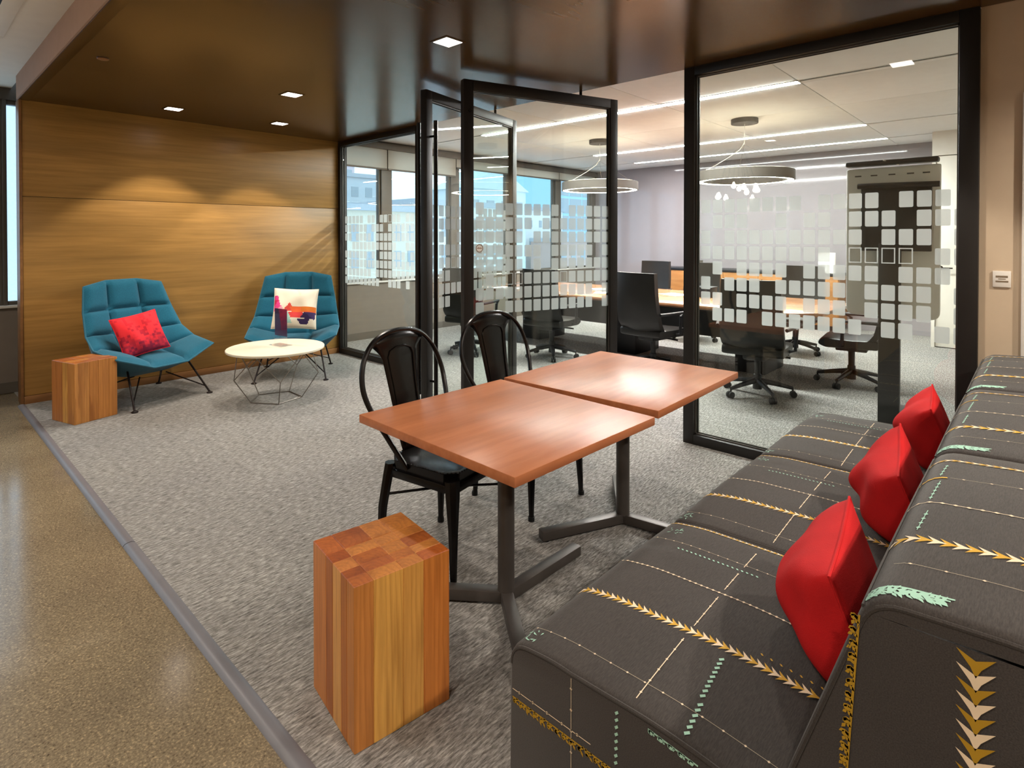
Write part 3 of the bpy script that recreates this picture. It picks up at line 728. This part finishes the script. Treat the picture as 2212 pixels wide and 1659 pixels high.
# ================================================================== METAL CHAIRS
def metal_chair(label, loc, rz):
    # local: faces -y, seat square
    t = thing('metal_chair', label, 'chair', loc, rz, 'black metal chairs'); ZT = .465; a = .185; f = .215
    prof = []; c = .05
    def oct_(h, k=c): return [(h-k, h), (h, h-k), (h, -h+k), (h-k, -h), (-h+k, -h), (-h, -h+k), (-h, h-k), (-h+k, h)]
    m = MB(); rings = [(a, ZT-.045), (a+.006, ZT-.012), (a+.008, ZT), (a-.008, ZT+.003), (a-.022, ZT-.004), (.06, ZT-.012)]
    vs = []
    for h, z in rings: vs += [(x, y, z) for x, y in oct_(h, c if h > .1 else .03)]
    fs = [(i*8+k, i*8+(k+1) % 8, (i+1)*8+(k+1) % 8, (i+1)*8+k) for i in range(len(rings)-1) for k in range(8)] + [tuple((len(rings)-1)*8+k for k in range(8)), tuple(range(8))]
    m.add(vs, fs).build('seat', 'black_metal', t)
    m = MB()
    edge = [(x, y) for x, y in oct_(a+.006)]
    for i in range(8):
        p, q = edge[i], edge[(i+1) % 8]; nn = max(2, int(math.hypot(q[0]-p[0], q[1]-p[1])/.016))
        for k in range(nn):
            s = k/nn; m.lathe([(.004, 0), (.0045, .002), (.001, .004)], 6, (p[0]+(q[0]-p[0])*s, p[1]+(q[1]-p[1])*s, ZT+.001))
    m.build('seat_rim', 'black_metal', t)
    b = MB()
    for sx, sy in ((0, 1), (0, -1), (1, 0), (-1, 0)):
        if sx == 0: b.box((-a+.03, sy*(a+.003)-.008, ZT-.078), (a-.03, sy*(a+.003)+.008, ZT-.045))
        else: b.box((sx*(a+.003)-.008, -a+.03, ZT-.078), (sx*(a+.003)+.008, a-.03, ZT-.045))
    b.build('apron', 'black_metal', t, .002)
    for sx in (-1, 1):
        for sy in (-1, 1):
            front = sy < 0; m = MB(); vs = []
            levels = [(ZT-.02, a-.006, .034 if front else .027), (ZT-.08, a+.003, .032 if front else .024), (.25, (a+f)/2+.004, .022), (.03, f-.002, .014), (.0, f, .015)]
            for z, d, hw in levels:
                cx, cy_ = sx*d, sy*d
                for k in range(8):
                    an = 2*PI*(k+.5)/8; vs.append((cx+hw*math.cos(an), cy_+hw*math.sin(an), z))
            fs = [(i*8+k, i*8+(k+1) % 8, (i+1)*8+(k+1) % 8, (i+1)*8+k) for i in range(len(levels)-1) for k in range(8)] + [tuple(range(8)), tuple(32+k for k in range(8))]
            lg = m.add(vs, fs).build('leg', 'black_metal', t)
            MB().cyl((sx*f, sy*f, .0), .017, .022, 12).build('foot_cap', 'rubber', lg)
    MB().tube([(-.2, .2, .30), (0, .0, .312), (.2, -.2, .30)], .006, 8).build('cross_brace', 'black_metal', t); MB().tube([(.2, .2, .30), (0, .0, .298), (-.2, -.2, .30)], .006, 8).build('cross_brace', 'black_metal', t)
    # hoop back, leaning backwards (+y)
    def hp(u):   # u 0..1 around the hoop
        an = PI*(1-u); x = .225*math.cos(an)
        return x
    ctrl = [(-.195, .06, .44), (-.215, .155, .56), (-.262, .225, .70), (-.272, .262, .80), (-.235, .29, .905), (-.145, .305, .985), (0, .31, 1.012)]
    ctrl = ctrl + [(-x, y, z) for x, y, z in ctrl[-2::-1]]
    P = [Vector(p) for p in ctrl]; pts = []
    for i in range(len(P)-1):
        p0, p1, p2, p3 = P[max(i-1, 0)], P[i], P[i+1], P[min(i+2, len(P)-1)]
        for k in range(6):
            s = k/6; pts.append(tuple(.5*((2*p1)+(-p0+p2)*s+(2*p0-5*p1+4*p2-p3)*s*s+(-p0+3*p1-3*p2+p3)*s**3)))
    pts.append(tuple(P[-1])); MB().tube(pts, .0125, 10).build('back_hoop', 'black_metal', t)
    # sheet back splat, wide at the top, narrow at the seat, with a pressed panel
    def splat(u, v, k=1.0):
        z = .455 + (1.005-.455)*v
        y = .185 + .125*min(1, (v*1.1))**.75
        hw = (.088 + .045*v**2 + (.055*max(0, (v-.78)/.22)**1.6))*k
        x = (2*u-1)*hw
        if v > .8: z -= .030*(abs(2*u-1)**2)*((v-.8)/.2)*1.4
        return (x, y-.012*(1-(2*u-1)**2), z)
    MB().grid(lambda u, v: splat(u, v), 10, 18).build('back_splat', 'black_metal', t, solid=.003)
    def emb(u, v): 
        p = splat(.14+.72*u, .05+.80*v); return (p[0], p[1]-.006, p[2])
    pts = [emb(0, 0), emb(0, .33), emb(0, .66), emb(0, .93), emb(.12, 1.0), emb(.35, 1.03), emb(.65, 1.03), emb(.88, 1.0), emb(1, .93), emb(1, .66), emb(1, .33), emb(1, 0)]
    MB().tube(pts, .0045, 6).build('pressed_rib', 'black_metal', t)
    return t
metal_chair('black metal hoop-back chair at the near table, beside the wooden stool', (1.755, 2.015, 0), R(9.4))
metal_chair('black metal hoop-back chair at the far table, in front of the open glass door', (2.475, 2.135, 0), R(-1))

# ================================================================== LOUNGE CHAIRS
ROWS = [(-.40, 1.063, .14, -.35, 1.022, .35), (-.35, .80, .15, -.27, .80, .395), (-.27, .58, .155, -.16, .60, .43), (-.10, .40, .16, .0, .50, .455), (.35, .338, .155, .31, .45, .44)]
def lounge_chair(label, loc, fwd):
    rz = math.atan2(fwd[1], fwd[0]) - PI/2   # local +y is forward
    t = thing('lounge_chair', label, 'armchair', loc, rz, 'teal quilted lounge chairs')
    G = [[Vector((-xs, ys, zs)), Vector((-xc, yc, zc)), Vector((xc, yc, zc)), Vector((xs, ys, zs))] for (yc, zc, xc, ys, zs, xs) in ROWS]
    K = 10; NR, NC = 4*K, 3*K
    def base(i, j):
        r = min(i//K, 3); c = min(j//K, 2); a = (i-r*K)/K; b = (j-c*K)/K
        return G[r][c].lerp(G[r][c+1], b).lerp(G[r+1][c].lerp(G[r+1][c+1], b), a), a, b
    pos = [[base(i, j) for j in range(NC+1)] for i in range(NR+1)]
    P0 = [[pos[i][j][0] for j in range(NC+1)] for i in range(NR+1)]
    # soften the folds of the frame
    for _ in range(1):
        Q = [[p.copy() for p in row] for row in P0]
        for i in range(1, NR):
            for j in range(1, NC): Q[i][j] = (P0[i][j]*2+P0[i-1][j]*.5+P0[i+1][j]*.5+P0[i][j-1]*.5+P0[i][j+1]*.5)/4
        P0 = Q
    def nrm(i, j):
        a = P0[min(i+1, NR)][j]-P0[max(i-1, 0)][j]; b = P0[i][min(j+1, NC)]-P0[i][max(j-1, 0)]
        n = b.cross(a); n.normalize(); return n
    sgn = 1 if nrm(K//2, NC//2).y > 0 else -1
    m = MB(); vs = []
    for i in range(NR+1):
        for j in range(NC+1):
            _, a, b = pos[i][j]; puff = min(1-abs(2*a-1)**4.5, 1-abs(2*b-1)**4.5)
            vs.append(tuple(P0[i][j]+nrm(i, j)*sgn*(.034*max(0, puff)**.6+.006)))
    nb = len(vs)
    for i in range(NR+1):
        for j in range(NC+1):
            g = i/NR; dp = .028 + .150*max(0, math.sin(PI*min(1, max(0, (g-.45)/.60))))**.8
            ed_ = min(1, 5.5*min(i, NR-i)/NR, 3.6*min(j, NC-j)/NC)
            q = P0[i][j]-nrm(i, j)*sgn*(.010+(dp-.010)*ed_**.7); vs.append(tuple(q))
    w_ = NC+1; fs = [(i*w_+j, i*w_+j+1, (i+1)*w_+j+1, (i+1)*w_+j) for i in range(NR) for j in range(NC)]
    m.add(vs[:nb], fs); m.build('quilted_shell', 'teal', t, angle=75)
    m = MB(); m.add(vs[nb:], fs)
    edge = [(0, j) for j in range(NC+1)]+[(i, NC) for i in range(1, NR+1)]+[(NR, j) for j in range(NC-1, -1, -1)]+[(i, 0) for i in range(NR-1, 0, -1)]
    ev = [vs[i*w_+j] for i, j in edge]+[vs[nb+i*w_+j] for i, j in edge]; ne = len(edge)
    m.add(ev, [(k, (k+1) % ne, ne+(k+1) % ne, ne+k) for k in range(ne)])
    m.build('shell_back', 'teal', t, angle=60)
    MB().tube([tuple((Vector(vs[i*w_+j])+Vector(vs[nb+i*w_+j]))/2) for i, j in edge], .0085, 7, closed=True).build('piping', 'teal_pipe', t)
    for sx in (-1, 1):
        for sy in (-1, 1):
            ft = Vector((sx*.345, sy*.385, .012)); tp = Vector((sx*.375, .16, .425)) if sy > 0 else Vector((sx*.27, -.14, .40))
            if sy > 0: tp = Vector((sx*.27, .15, .33))
            kn = ft.lerp(tp, .17)
            lg = MB().tube([tuple(ft), tuple(tp)], .0085, 8).build('leg', 'wire', t)
            MB().tube([tuple(kn), (sx*.12, .08 if sy > 0 else .0, .215)], .006, 8).build('strut', 'wire', lg)
            MB().lathe([(.026, 0), (.027, .008), (.012, .016)], 20, (ft.x, ft.y, 0)).build('foot_disc', 'wire', lg)
    return t
lounge_chair('teal quilted lounge chair on the left, holding the red pixel cushion', (1.605, 6.0, 0), (.28, -.95))
lounge_chair('teal quilted lounge chair on the right, holding the patterned white cushion', (2.97, 5.88, 0), (-.55, -.83))
def px_red(u, v):
    i, j = int(u*18), int(v*18); r = random.Random(i*57+j*131).random()
    k = max(0, min(1, (.56-v)*2.1 + (r-.5)*.7))
    a, b = lin('#ea3038'), lin('#7c1c36'); c = lin('#c92430')
    m = a if r < .75 else c
    return tuple(m[q]*(1-k)+b[q]*k for q in range(3))+(1,)
cushion('cushion', 'bright red cushion with a darker pixel pattern, on the left teal chair', (1.535, 5.95, .595), (R(-27), R(-9), R(9)), .385, .385, .13, 'print', 5, None, px_red, 36)
def tri(p, a, b, c):
    s = lambda p, q, r: (p[0]-r[0])*(q[1]-r[1])-(q[0]-r[0])*(p[1]-r[1])
    d = (s(p, a, b), s(p, b, c), s(p, c, a)); return not (min(d) < 0 and max(d) > 0)
GEO = [('#f0e2c4', [(.5, .95), (.68, .95), (.6, .78)]), ('#e0dccb', [(.55, .97), (.72, .97), (.63, .82)]),
       ('#e8478f', [(0, .80), (.10, .80), (.22, .40)]), ('#e8478f', [(0, .80), (.22, .40), (0, .40)]), ('#cf2f55', [(0, .68), (.12, .68), (0, .48)]), ('#f0a0b8', [(.08, .42), (.2, .55), (.26, .40)]),
       ('#e05048', [(.22, .40), (.38, .62), (.52, .40)]), ('#ea6a3a', [(.38, .52), (.98, .52), (.98, .38)]), ('#ea6a3a', [(.38, .52), (.98, .38), (.44, .38)]), ('#d9772f', [(.62, .52), (.98, .52), (.98, .40)]), ('#d9772f', [(.62, .52), (.98, .40), (.64, .40)]),
       ('#e04848', [(.36, .38), (.68, .38), (.68, .25)]), ('#e04848', [(.36, .38), (.68, .25), (.42, .25)]),
       ('#9fd0c6', [(.12, .38), (.36, .38), (.45, .12)]), ('#9fd0c6', [(.12, .38), (.45, .12), (.10, .14)]),
       ('#3a2c55', [(.62, .25), (.72, .40), (.95, .22)]), ('#4a3a66', [(.72, .38), (.97, .38), (.95, .20)]), ('#3a2c55', [(.55, .24), (.84, .24), (.80, .10)]), ('#3a2c55', [(.55, .24), (.80, .10), (.64, .10)])]
def px_geo(u, v):
    c = lin('#ece3cf')
    for h, (a, b, d) in GEO:
        if tri((u, v), a, b, d): c = lin(h)
    return c
cushion('cushion', 'off-white cushion printed with pink, orange and mint triangles, on the right teal chair', (2.885, 5.70, .72), (R(-20), R(3), R(-32)), .44, .43, .14, 'print', 6, None, px_geo, 44)

# ================================================================== COFFEE TABLE AND SIGN
t = thing('coffee_table', 'round white-topped coffee table on a faceted wire base, before the lounge chairs', 'coffee table', (2.39, 5.09, 0))
MB().lathe([(.40, .448), (.418, .45), (.42, .455), (.42, .466), (.417, .47), (.0, .47)][:5], 64).build('tabletop', 'white_top', t)
B5 = [(.225*math.cos(R(250+72*k)), .225*math.sin(R(250+72*k)), .005) for k in range(5)]
K5 = [(.37*math.cos(R(250+72*k)), .37*math.sin(R(250+72*k)), .225) for k in range(5)]
T5 = [(.33*math.cos(R(286+72*k)), .33*math.sin(R(286+72*k)), .445) for k in range(5)]
rod = lambda p, q: MB().tube([p, q], .0042, 6).build('wire_rod', 'grey_wire', t)
for k in range(5):
    rod(B5[k], B5[(k+1) % 5]); rod(B5[k], K5[k]); rod(K5[k], T5[k]); rod(K5[k], T5[k-1]); rod(T5[k], T5[(k+1) % 5])
t = thing('table_sign', 'tall clear acrylic sign holder with a purple print, on the white coffee table', 'sign', (2.455, 5.135, .4705), R(98))
box('acrylic_sheet', (-.10, -.002, .001), (.10, .002, .34), 'acrylic', t); box('base_plate', (-.10, -.06, 0), (.10, .06, .004), 'acrylic', t)
M['purple'] = plain('purple_print', '#4b2a4f', .5, 0, .3, .05); M['lilac'] = plain('lilac_print', '#c9a9c9', .5, 0, .3, .03)
ins = box('printed_insert', (-.093, -.0048, .085), (.093, -.0025, .335), 'purple', t)
m = MB(); rnd = random.Random(3)
def bar(x0, z0, x1, z1): m.box((x0, -.0056, z0), (x1, -.0049, z1))
bar(-.07, .305, -.045, .315); bar(-.05, .27, .02, .288); bar(-.05, .238, .05, .256); bar(-.06, .205, .085, .211)
for k in range(4):
    z = .175-.026*k; bar(-.07, z, -.045, z+.014)
    bar(-.03, z+.006, .02+rnd.uniform(0, .01), z+.010); bar(.03, z+.006, .078-rnd.uniform(0, .02), z+.010); bar(.03, z, .07-rnd.uniform(0, .02), z+.003)
m.build('lettering', 'lilac', ins)

# ================================================================== WALL SWITCH
t = thing('wall_control', 'small square beige control plate on the beige wall right of the dark post', 'switch', (XG, .153, 1.252))
box('plate', (-.008, -.036, -.042), (0, .036, .042), 'white_plastic', t, .002)
M['ink'] = plain('grey_ink', '#7a6a56', .7, 0, .2, .03)
MB().box((-.0088, -.024, .008), (-.0078, .024, .018)).box((-.0088, -.016, -.001), (-.0078, .014, .003)).box((-.0088, -.026, -.016), (-.0078, .024, -.008)).build('lettering', 'ink', t)

# ================================================================== CONFERENCE ROOM
def office_chair(label, loc, rz, group='conference chairs'):
    # local: faces +y
    t = thing('office_chair', label, 'office chair', loc, rz, group)
    def bk(u, v, off=0):
        a = 2*u-1; z = .40+.69*v
        hw = .275*(1-.10*v) * (1 if v > .22 else (.62+.38*math.sqrt(max(0, 1-((.22-v)/.22)**2))))
        y = -.245-.10*v + .05*a*a - (.03*math.sin(PI*v)) + off
        if v < .22: y += .10*((.22-v)/.22)**1.5
        return (a*hw, y, z)
    m = MB(); n, k = 12, 14
    fr = [bk(i/n, j/k, .03+.012*math.sin(PI*i/n)*math.sin(PI*j/k)) for i in range(n+1) for j in range(k+1)]
    re = [bk(i/n, j/k, -.028) for i in range(n+1) for j in range(k+1)]
    g = [(i*(k+1)+j, (i+1)*(k+1)+j, (i+1)*(k+1)+j+1, i*(k+1)+j+1) for i in range(n) for j in range(k)]
    N = len(fr); ed = [i*(k+1) for i in range(n+1)]+[n*(k+1)+j for j in range(1, k+1)]+[i*(k+1)+k for i in range(n-1, -1, -1)]+[j for j in range(k-1, 0, -1)]
    m.add(fr+re, g+[tuple(N+q for q in f) for f in g]+[(ed[q], ed[(q+1) % len(ed)], N+ed[(q+1) % len(ed)], N+ed[q]) for q in range(len(ed))])
    m.build('backrest', 'leather', t, angle=55)
    m = MB(); pr = roundpoly([(-.25, .40), (-.25, .49), (.02, .475), (.24, .49), (.27, .42), (.2, .39)], [.03, .04, .1, .05, .03, .02], 4)
    xs = [-.26, -.25, -.22, 0, .22, .25, .26]; ins = [.03, .012, 0, 0, 0, .012, .03]; c = (0, .44); np_ = len(pr); vs = []
    for x, e in zip(xs, ins): vs += [(x, p[0]+(c[0]-p[0])*e, p[1]+(c[1]-p[1])*e*5) for p in pr]
    m.add(vs, [(a*np_+i, a*np_+(i+1) % np_, (a+1)*np_+(i+1) % np_, (a+1)*np_+i) for a in range(6) for i in range(np_)]+[tuple(range(np_)), tuple(6*np_+i for i in range(np_))]).build('seat', 'leather', t, angle=50)
    for s in (-1, 1):
        MB().tube([(s*.24, .05, .42), (s*.31, .05, .44), (s*.325, .04, .63), (s*.325, .10, .665), (s*.325, -.12, .665), (s*.29, -.27, .66)], .016, 8).build('armrest', 'plastic', t)
    MB().box((-.10, -.14, .345), (.10, .13, .405)).build('tilt_mechanism', 'plastic', t, .012)
    MB().tube([(.09, .06, .37), (.27, .06, .365)], .010, 8).build('tilt_lever', 'plastic', t)
    MB().lathe([(.042, .345), (.030, .33), (.028, .20), (.036, .19), (.040, .06)], 20).build('gas_column', 'plastic', t)
    for q in range(5):
        a = R(18+72*q); ca, sa = math.cos(a), math.sin(a)
        sp = MB().tube([(.03*ca, .03*sa, .135), (.16*ca, .16*sa, .115), (.30*ca, .30*sa, .085)], [.027, .022, .016], 8).build('base_spoke', 'plastic', t)
        c = MB()
        for e in (-.016, .016):
            p = Vector((.305*ca-e*sa*1.0, .305*sa+e*ca, .03)); ax = Vector((-sa, ca, 0))*.010
            c.tube([tuple(p-ax), tuple(p+ax)], .029, 14)
        c.tube([(.30*ca, .30*sa, .03), (.30*ca, .30*sa, .085)], .008, 6); c.build('caster', 'rubber', sp)
    return t
office_chair('black leather office chair seen from behind between the open door and the dark post', (5.72, 3.12, 0), R(-98))
office_chair('black office chair seen from behind through the frosted squares of the open glass door', (5.52, 4.38, 0), R(-84))
office_chair('black office chair seen from behind through the fixed glass panel, right of the dark post', (5.50, 1.93, 0), R(-82))
office_chair('black office chair at the right end of the conference table, partly hidden by the display', (6.52, 1.38, 0), R(6))
office_chair('black office chair across the conference table, its back left of the dark box', (7.95, 4.48, 0), R(84))
office_chair('black office chair across the conference table, its back just left of the dark post', (7.88, 3.62, 0), R(98))
office_chair('black office chair across the conference table, farthest right behind the frosted squares', (7.88, 2.30, 0), R(88))
office_chair('black office chair far left, by the windows, seen under the open doors', (5.05, 5.30, 0), R(-70))
t = thing('conference_table', 'long light reddish wood conference table with cut corners, in the conference room', 'conference table', (6.62, 3.85, 0))
m = MB(); c = .22; hx, hy = .76, 2.32
pl = [(hx-c, hy), (hx, hy-c), (hx, -hy+c), (hx-c, -hy), (-hx+c, -hy), (-hx, -hy+c), (-hx, hy-c), (-hx+c, hy)]
m.add([(x, y, z) for z in (.70, .74) for x, y in pl], [tuple(range(8)), tuple(range(8, 16))]+[(k, (k+1) % 8, 8+(k+1) % 8, 8+k) for k in range(8)]).build('tabletop', 'conf_wood', t, .004)
for y in (-1.55, 0, 1.55):
    box('leg', (-.30, y-.16, 0), (.30, y+.16, .70), 'plastic', t, .01)
box('stretcher', (-.03, -1.39, .30), (.03, -.16, .60), 'plastic', t); box('stretcher', (-.03, .16, .30), (.03, 1.39, .60), 'plastic', t)
ZT = .7405
def paper(label, x, y, rz, w_=.216, h_=.28, n=4, name='paper_stack', mat='paper'):
    t = thing(name, label, 'papers', (x, y, ZT), rz)
    for k in range(n):
        o = box('sheet', (-w_/2, -h_/2, .0012*k), (w_/2, h_/2, .0012*k+.0009), mat, t); o.rotation_euler.z = R(random.uniform(-7, 7))
paper('white papers on the near edge of the conference table, left end behind the open doors', 6.02, 5.55, .2, .3, .42)
paper('white papers on the conference table, seen through the right edge of the open door', 6.35, 4.15, .5)
paper('loose white papers on the conference table beside the small bottle', 6.75, 3.38, -.3, .25, .33, 5)
t = thing('booklet', 'pale blue booklet lying on the conference table behind the open door', 'booklet', (6.75, 4.45, ZT), .9)
M['cyan'] = plain('cyan_cover', '#7fb4d6', .5, 0, .3, .04)
box('cover', (-.11, -.15, 0), (.11, .15, .006), 'cyan', t); box('pages', (-.105, -.145, .0061), (.105, .145, .010), 'paper', t)
t = thing('bottle', 'small white bottle on the conference table beside the dark box', 'bottle', (6.72, 3.19, ZT)); MB().lathe([(.022, 0), (.024, .003), (.024, .075), (.012, .095)], 18).build('body', 'paper', t); MB().lathe([(.013, .095), (.013, .115)], 14).build('cap', 'plastic', t)
t = thing('dark_box', 'dark square box on the conference table, left of the dark post', 'box', (6.78, 3.0, ZT), .1); box('body', (-.11, -.11, 0), (.11, .11, .11), 'plastic', t, .006); box('lid', (-.115, -.115, .11), (.115, .115, .125), 'plastic', t, .004)
# credenza along the far wall
t = thing('credenza', 'low orange wood credenza with a dark top along the pale far wall', 'cabinet', (10.20, 3.78, 0))
box('body', (-.24, -1.5, .08), (.26, 1.5, .86), 'cred_wood', t); box('worktop', (-.27, -1.52, .86), (.27, 1.52, .90), 'plastic', t, .003); box('toe_kick', (-.20, -1.48, 0), (.24, 1.48, .08), 'rubber', t)
for k in range(5):
    y0 = -1.49+.596*k; d = box('door', (-.262, y0+.003, .09), (-.242, y0+.593, .85), 'cred_wood', t, .002)
    MB().tube([(-.285, y0+.53, .62), (-.285, y0+.53, .76)], .005, 6).tube([(-.285, y0+.53, .63), (-.262, y0+.53, .63)], .004, 6).tube([(-.285, y0+.53, .75), (-.262, y0+.53, .75)], .004, 6).build('handle', 'black_metal', d)
t = thing('canister', 'grey canister on the credenza, just right of the dark post', 'container', (10.15, 4.62, .9005)); MB().lathe([(.07, 0), (.075, .004), (.075, .12), (.07, .125)], 24).build('body', 'window_wall', t); MB().lathe([(.077, .125), (.077, .14), (.02, .148)], 24).build('lid', 'mullion', t)
t = thing('document_holder', 'white papers in a holder standing on the right end of the credenza', 'papers', (10.12, 2.50, .9005), R(0)); box('back', (.03, -.12, 0), (.036, .12, .32), 'white_plastic', t)
for k in range(3): box('sheet', (.022-.004*k, -.11+.012*k, .004), (.025-.004*k, .10+.01*k, .29-.02*k), 'paper', t)
box('foot', (-.06, -.14, 0), (.06, .14, .004), 'white_plastic', t)
# mobile display seen from behind
t = thing('display_stand', 'grey back of a tall display on a black floor column behind the fixed glass', 'display', (5.30, .87, 0), R(0))
m = MB(); pr = roundpoly([(-.31, .84), (.31, .84), (.31, 2.02), (-.31, 2.02)], [.06, .06, .012, .012], 5); n = len(pr)
m.add([(x, y, z) for x in (.07, .11) for y, z in pr], [tuple(range(n)), tuple(range(n, 2*n))]+[(k, (k+1) % n, n+(k+1) % n, n+k) for k in range(n)]).build('display_panel', 'grey_panel', t, .006)
box('camera_bar', (.02, -.30, 2.035), (.12, .31, 2.075), 'plastic', t, .012); MB().tube([(.05, -.05, 2.03), (.03, .0, 2.055), (.02, .05, 2.07)], .004, 6).build('cable', 'white_plastic', t)
for y in (.23, .12, 0.0, -.12, -.22): box('vent', (.066, y-.025, 1.955), (.071, y+.02, 1.965), 'mullion', t)
box('mount_plate', (.03, -.26, 1.36), (.068, .20, 1.86), 'plastic', t, .006)
MB().tube([(.02, .22, 1.875), (.02, -.31, 1.865)], .022, 12).build('crossbar', 'plastic', t)
MB().box((-.02, -.075, .0), (.03, .068, 1.42)).build('column', 'leather', t, .006)
box('base', (.03, -.09, .03), (.50, .07, .06), 'plastic', t, .01)
for x in (.07, .46):
    for y in (-.07, .05): MB().tube([(x, y-.012, .0305), (x, y+.012, .0305)], .03, 14).build('caster', 'rubber', t)

# ================================================================== BUILDINGS OUTSIDE
def building(label, x0, x1, y0, dep, z0, z1, mat, win, rows, cols, gable=False, name='building', ww_=.5, wh=.55):
    t = thing(name, label, 'building', ((x0+x1)/2, y0, z0), 0)
    W = x1-x0; H = z1-z0; MB().box((-W/2, 0, 0), (W/2, dep, H)).build('walls', mat, t)
    if gable:
        MB().add([(-W/2-.3, -.3, H), (W/2+.3, -.3, H), (0, -.3, H+W*.28), (-W/2-.3, dep, H), (W/2+.3, dep, H), (0, dep, H+W*.28)], [(0, 1, 2), (3, 5, 4), (0, 2, 5, 3), (1, 4, 5, 2), (0, 3, 4, 1)]).build('roof', mat, t)
    else: MB().box((-W/2-.25, -.35, H), (W/2+.25, dep, H+.5)).build('cornice', 'b_roof', t)
    if win is None: return t
    ch = (H-1.0)/rows if rows else 1; cw = W/cols
    me = None
    zt = H-.7
    for r in range(rows):
        for c in range(cols):
            zc = zt-win*(r+.5); xc = -W/2+cw*(c+.5)
            if me is None:
                o = MB().box((-cw*ww_/2, -.05, -win*wh/2), (cw*ww_/2, .12, win*wh/2)).build('window', 'b_win', t, smooth=False); me = o.data
            else: o = D.objects.new('window', me); COL.objects.link(o); o.parent = t
            o.location = (xc, 0, zc)
    return t
building('beige stone building with rows of windows across the street, left end', 19, 31.5, 40, 14, -14, 3.6, 'b_beige', 2.2, 3, 9, ww_=.5, wh=.62)
building('cream stone building with tall windows across the street, beside the beige one', 32, 43.0, 41, 14, -14, 4.4, 'b_white', 2.6, 3, 8, ww_=.4, wh=.7)
building('slate blue flat-roofed building behind the beige stone building', 30, 47, 66, 12, -14, 9.3, 'b_slate', 2.4, 2, 8)
building('pinkish tower rising at the far left of the glazed panel', 47, 53.0, 84, 10, -14, 26, 'b_pink', 3.0, 6, 3)
building('pale blue gabled building behind the open glass doors', 44, 54, 47, 6, -14, 7.0, 'b_pale', 2.6, 2, 4, True)
building('white building with a row of small square windows, right of the gabled one', 54.5, 72, 55, 12, -14, 5.4, 'b_white', 2.6, 2, 8, ww_=.28, wh=.4)
building('grey blue stepped tower behind the white building', 138, 152, 118, 10, -14, 22, 'b_slate', 3.2, 6, 5)
building('low brick building across the street, at the right window', 62, 80, 48, 5, -14, .8, 'b_brick', 2.4, 2, 8)
building('bright cyan glass building at the right window', 92, 128, 72, 14, -14, 32, 'b_cyan', 3.6, 9, 8, ww_=.92, wh=.85)
building('pale blue office block seen through the narrow window at the far left', -14, 9, 38, 12, -14, 9, 'b_blue', 2.6, 6, 9)
st = box('street', (-120, 30, -14.2), (200, 160, -14), 'b_roof'); st.name = 'street'; struct(st)
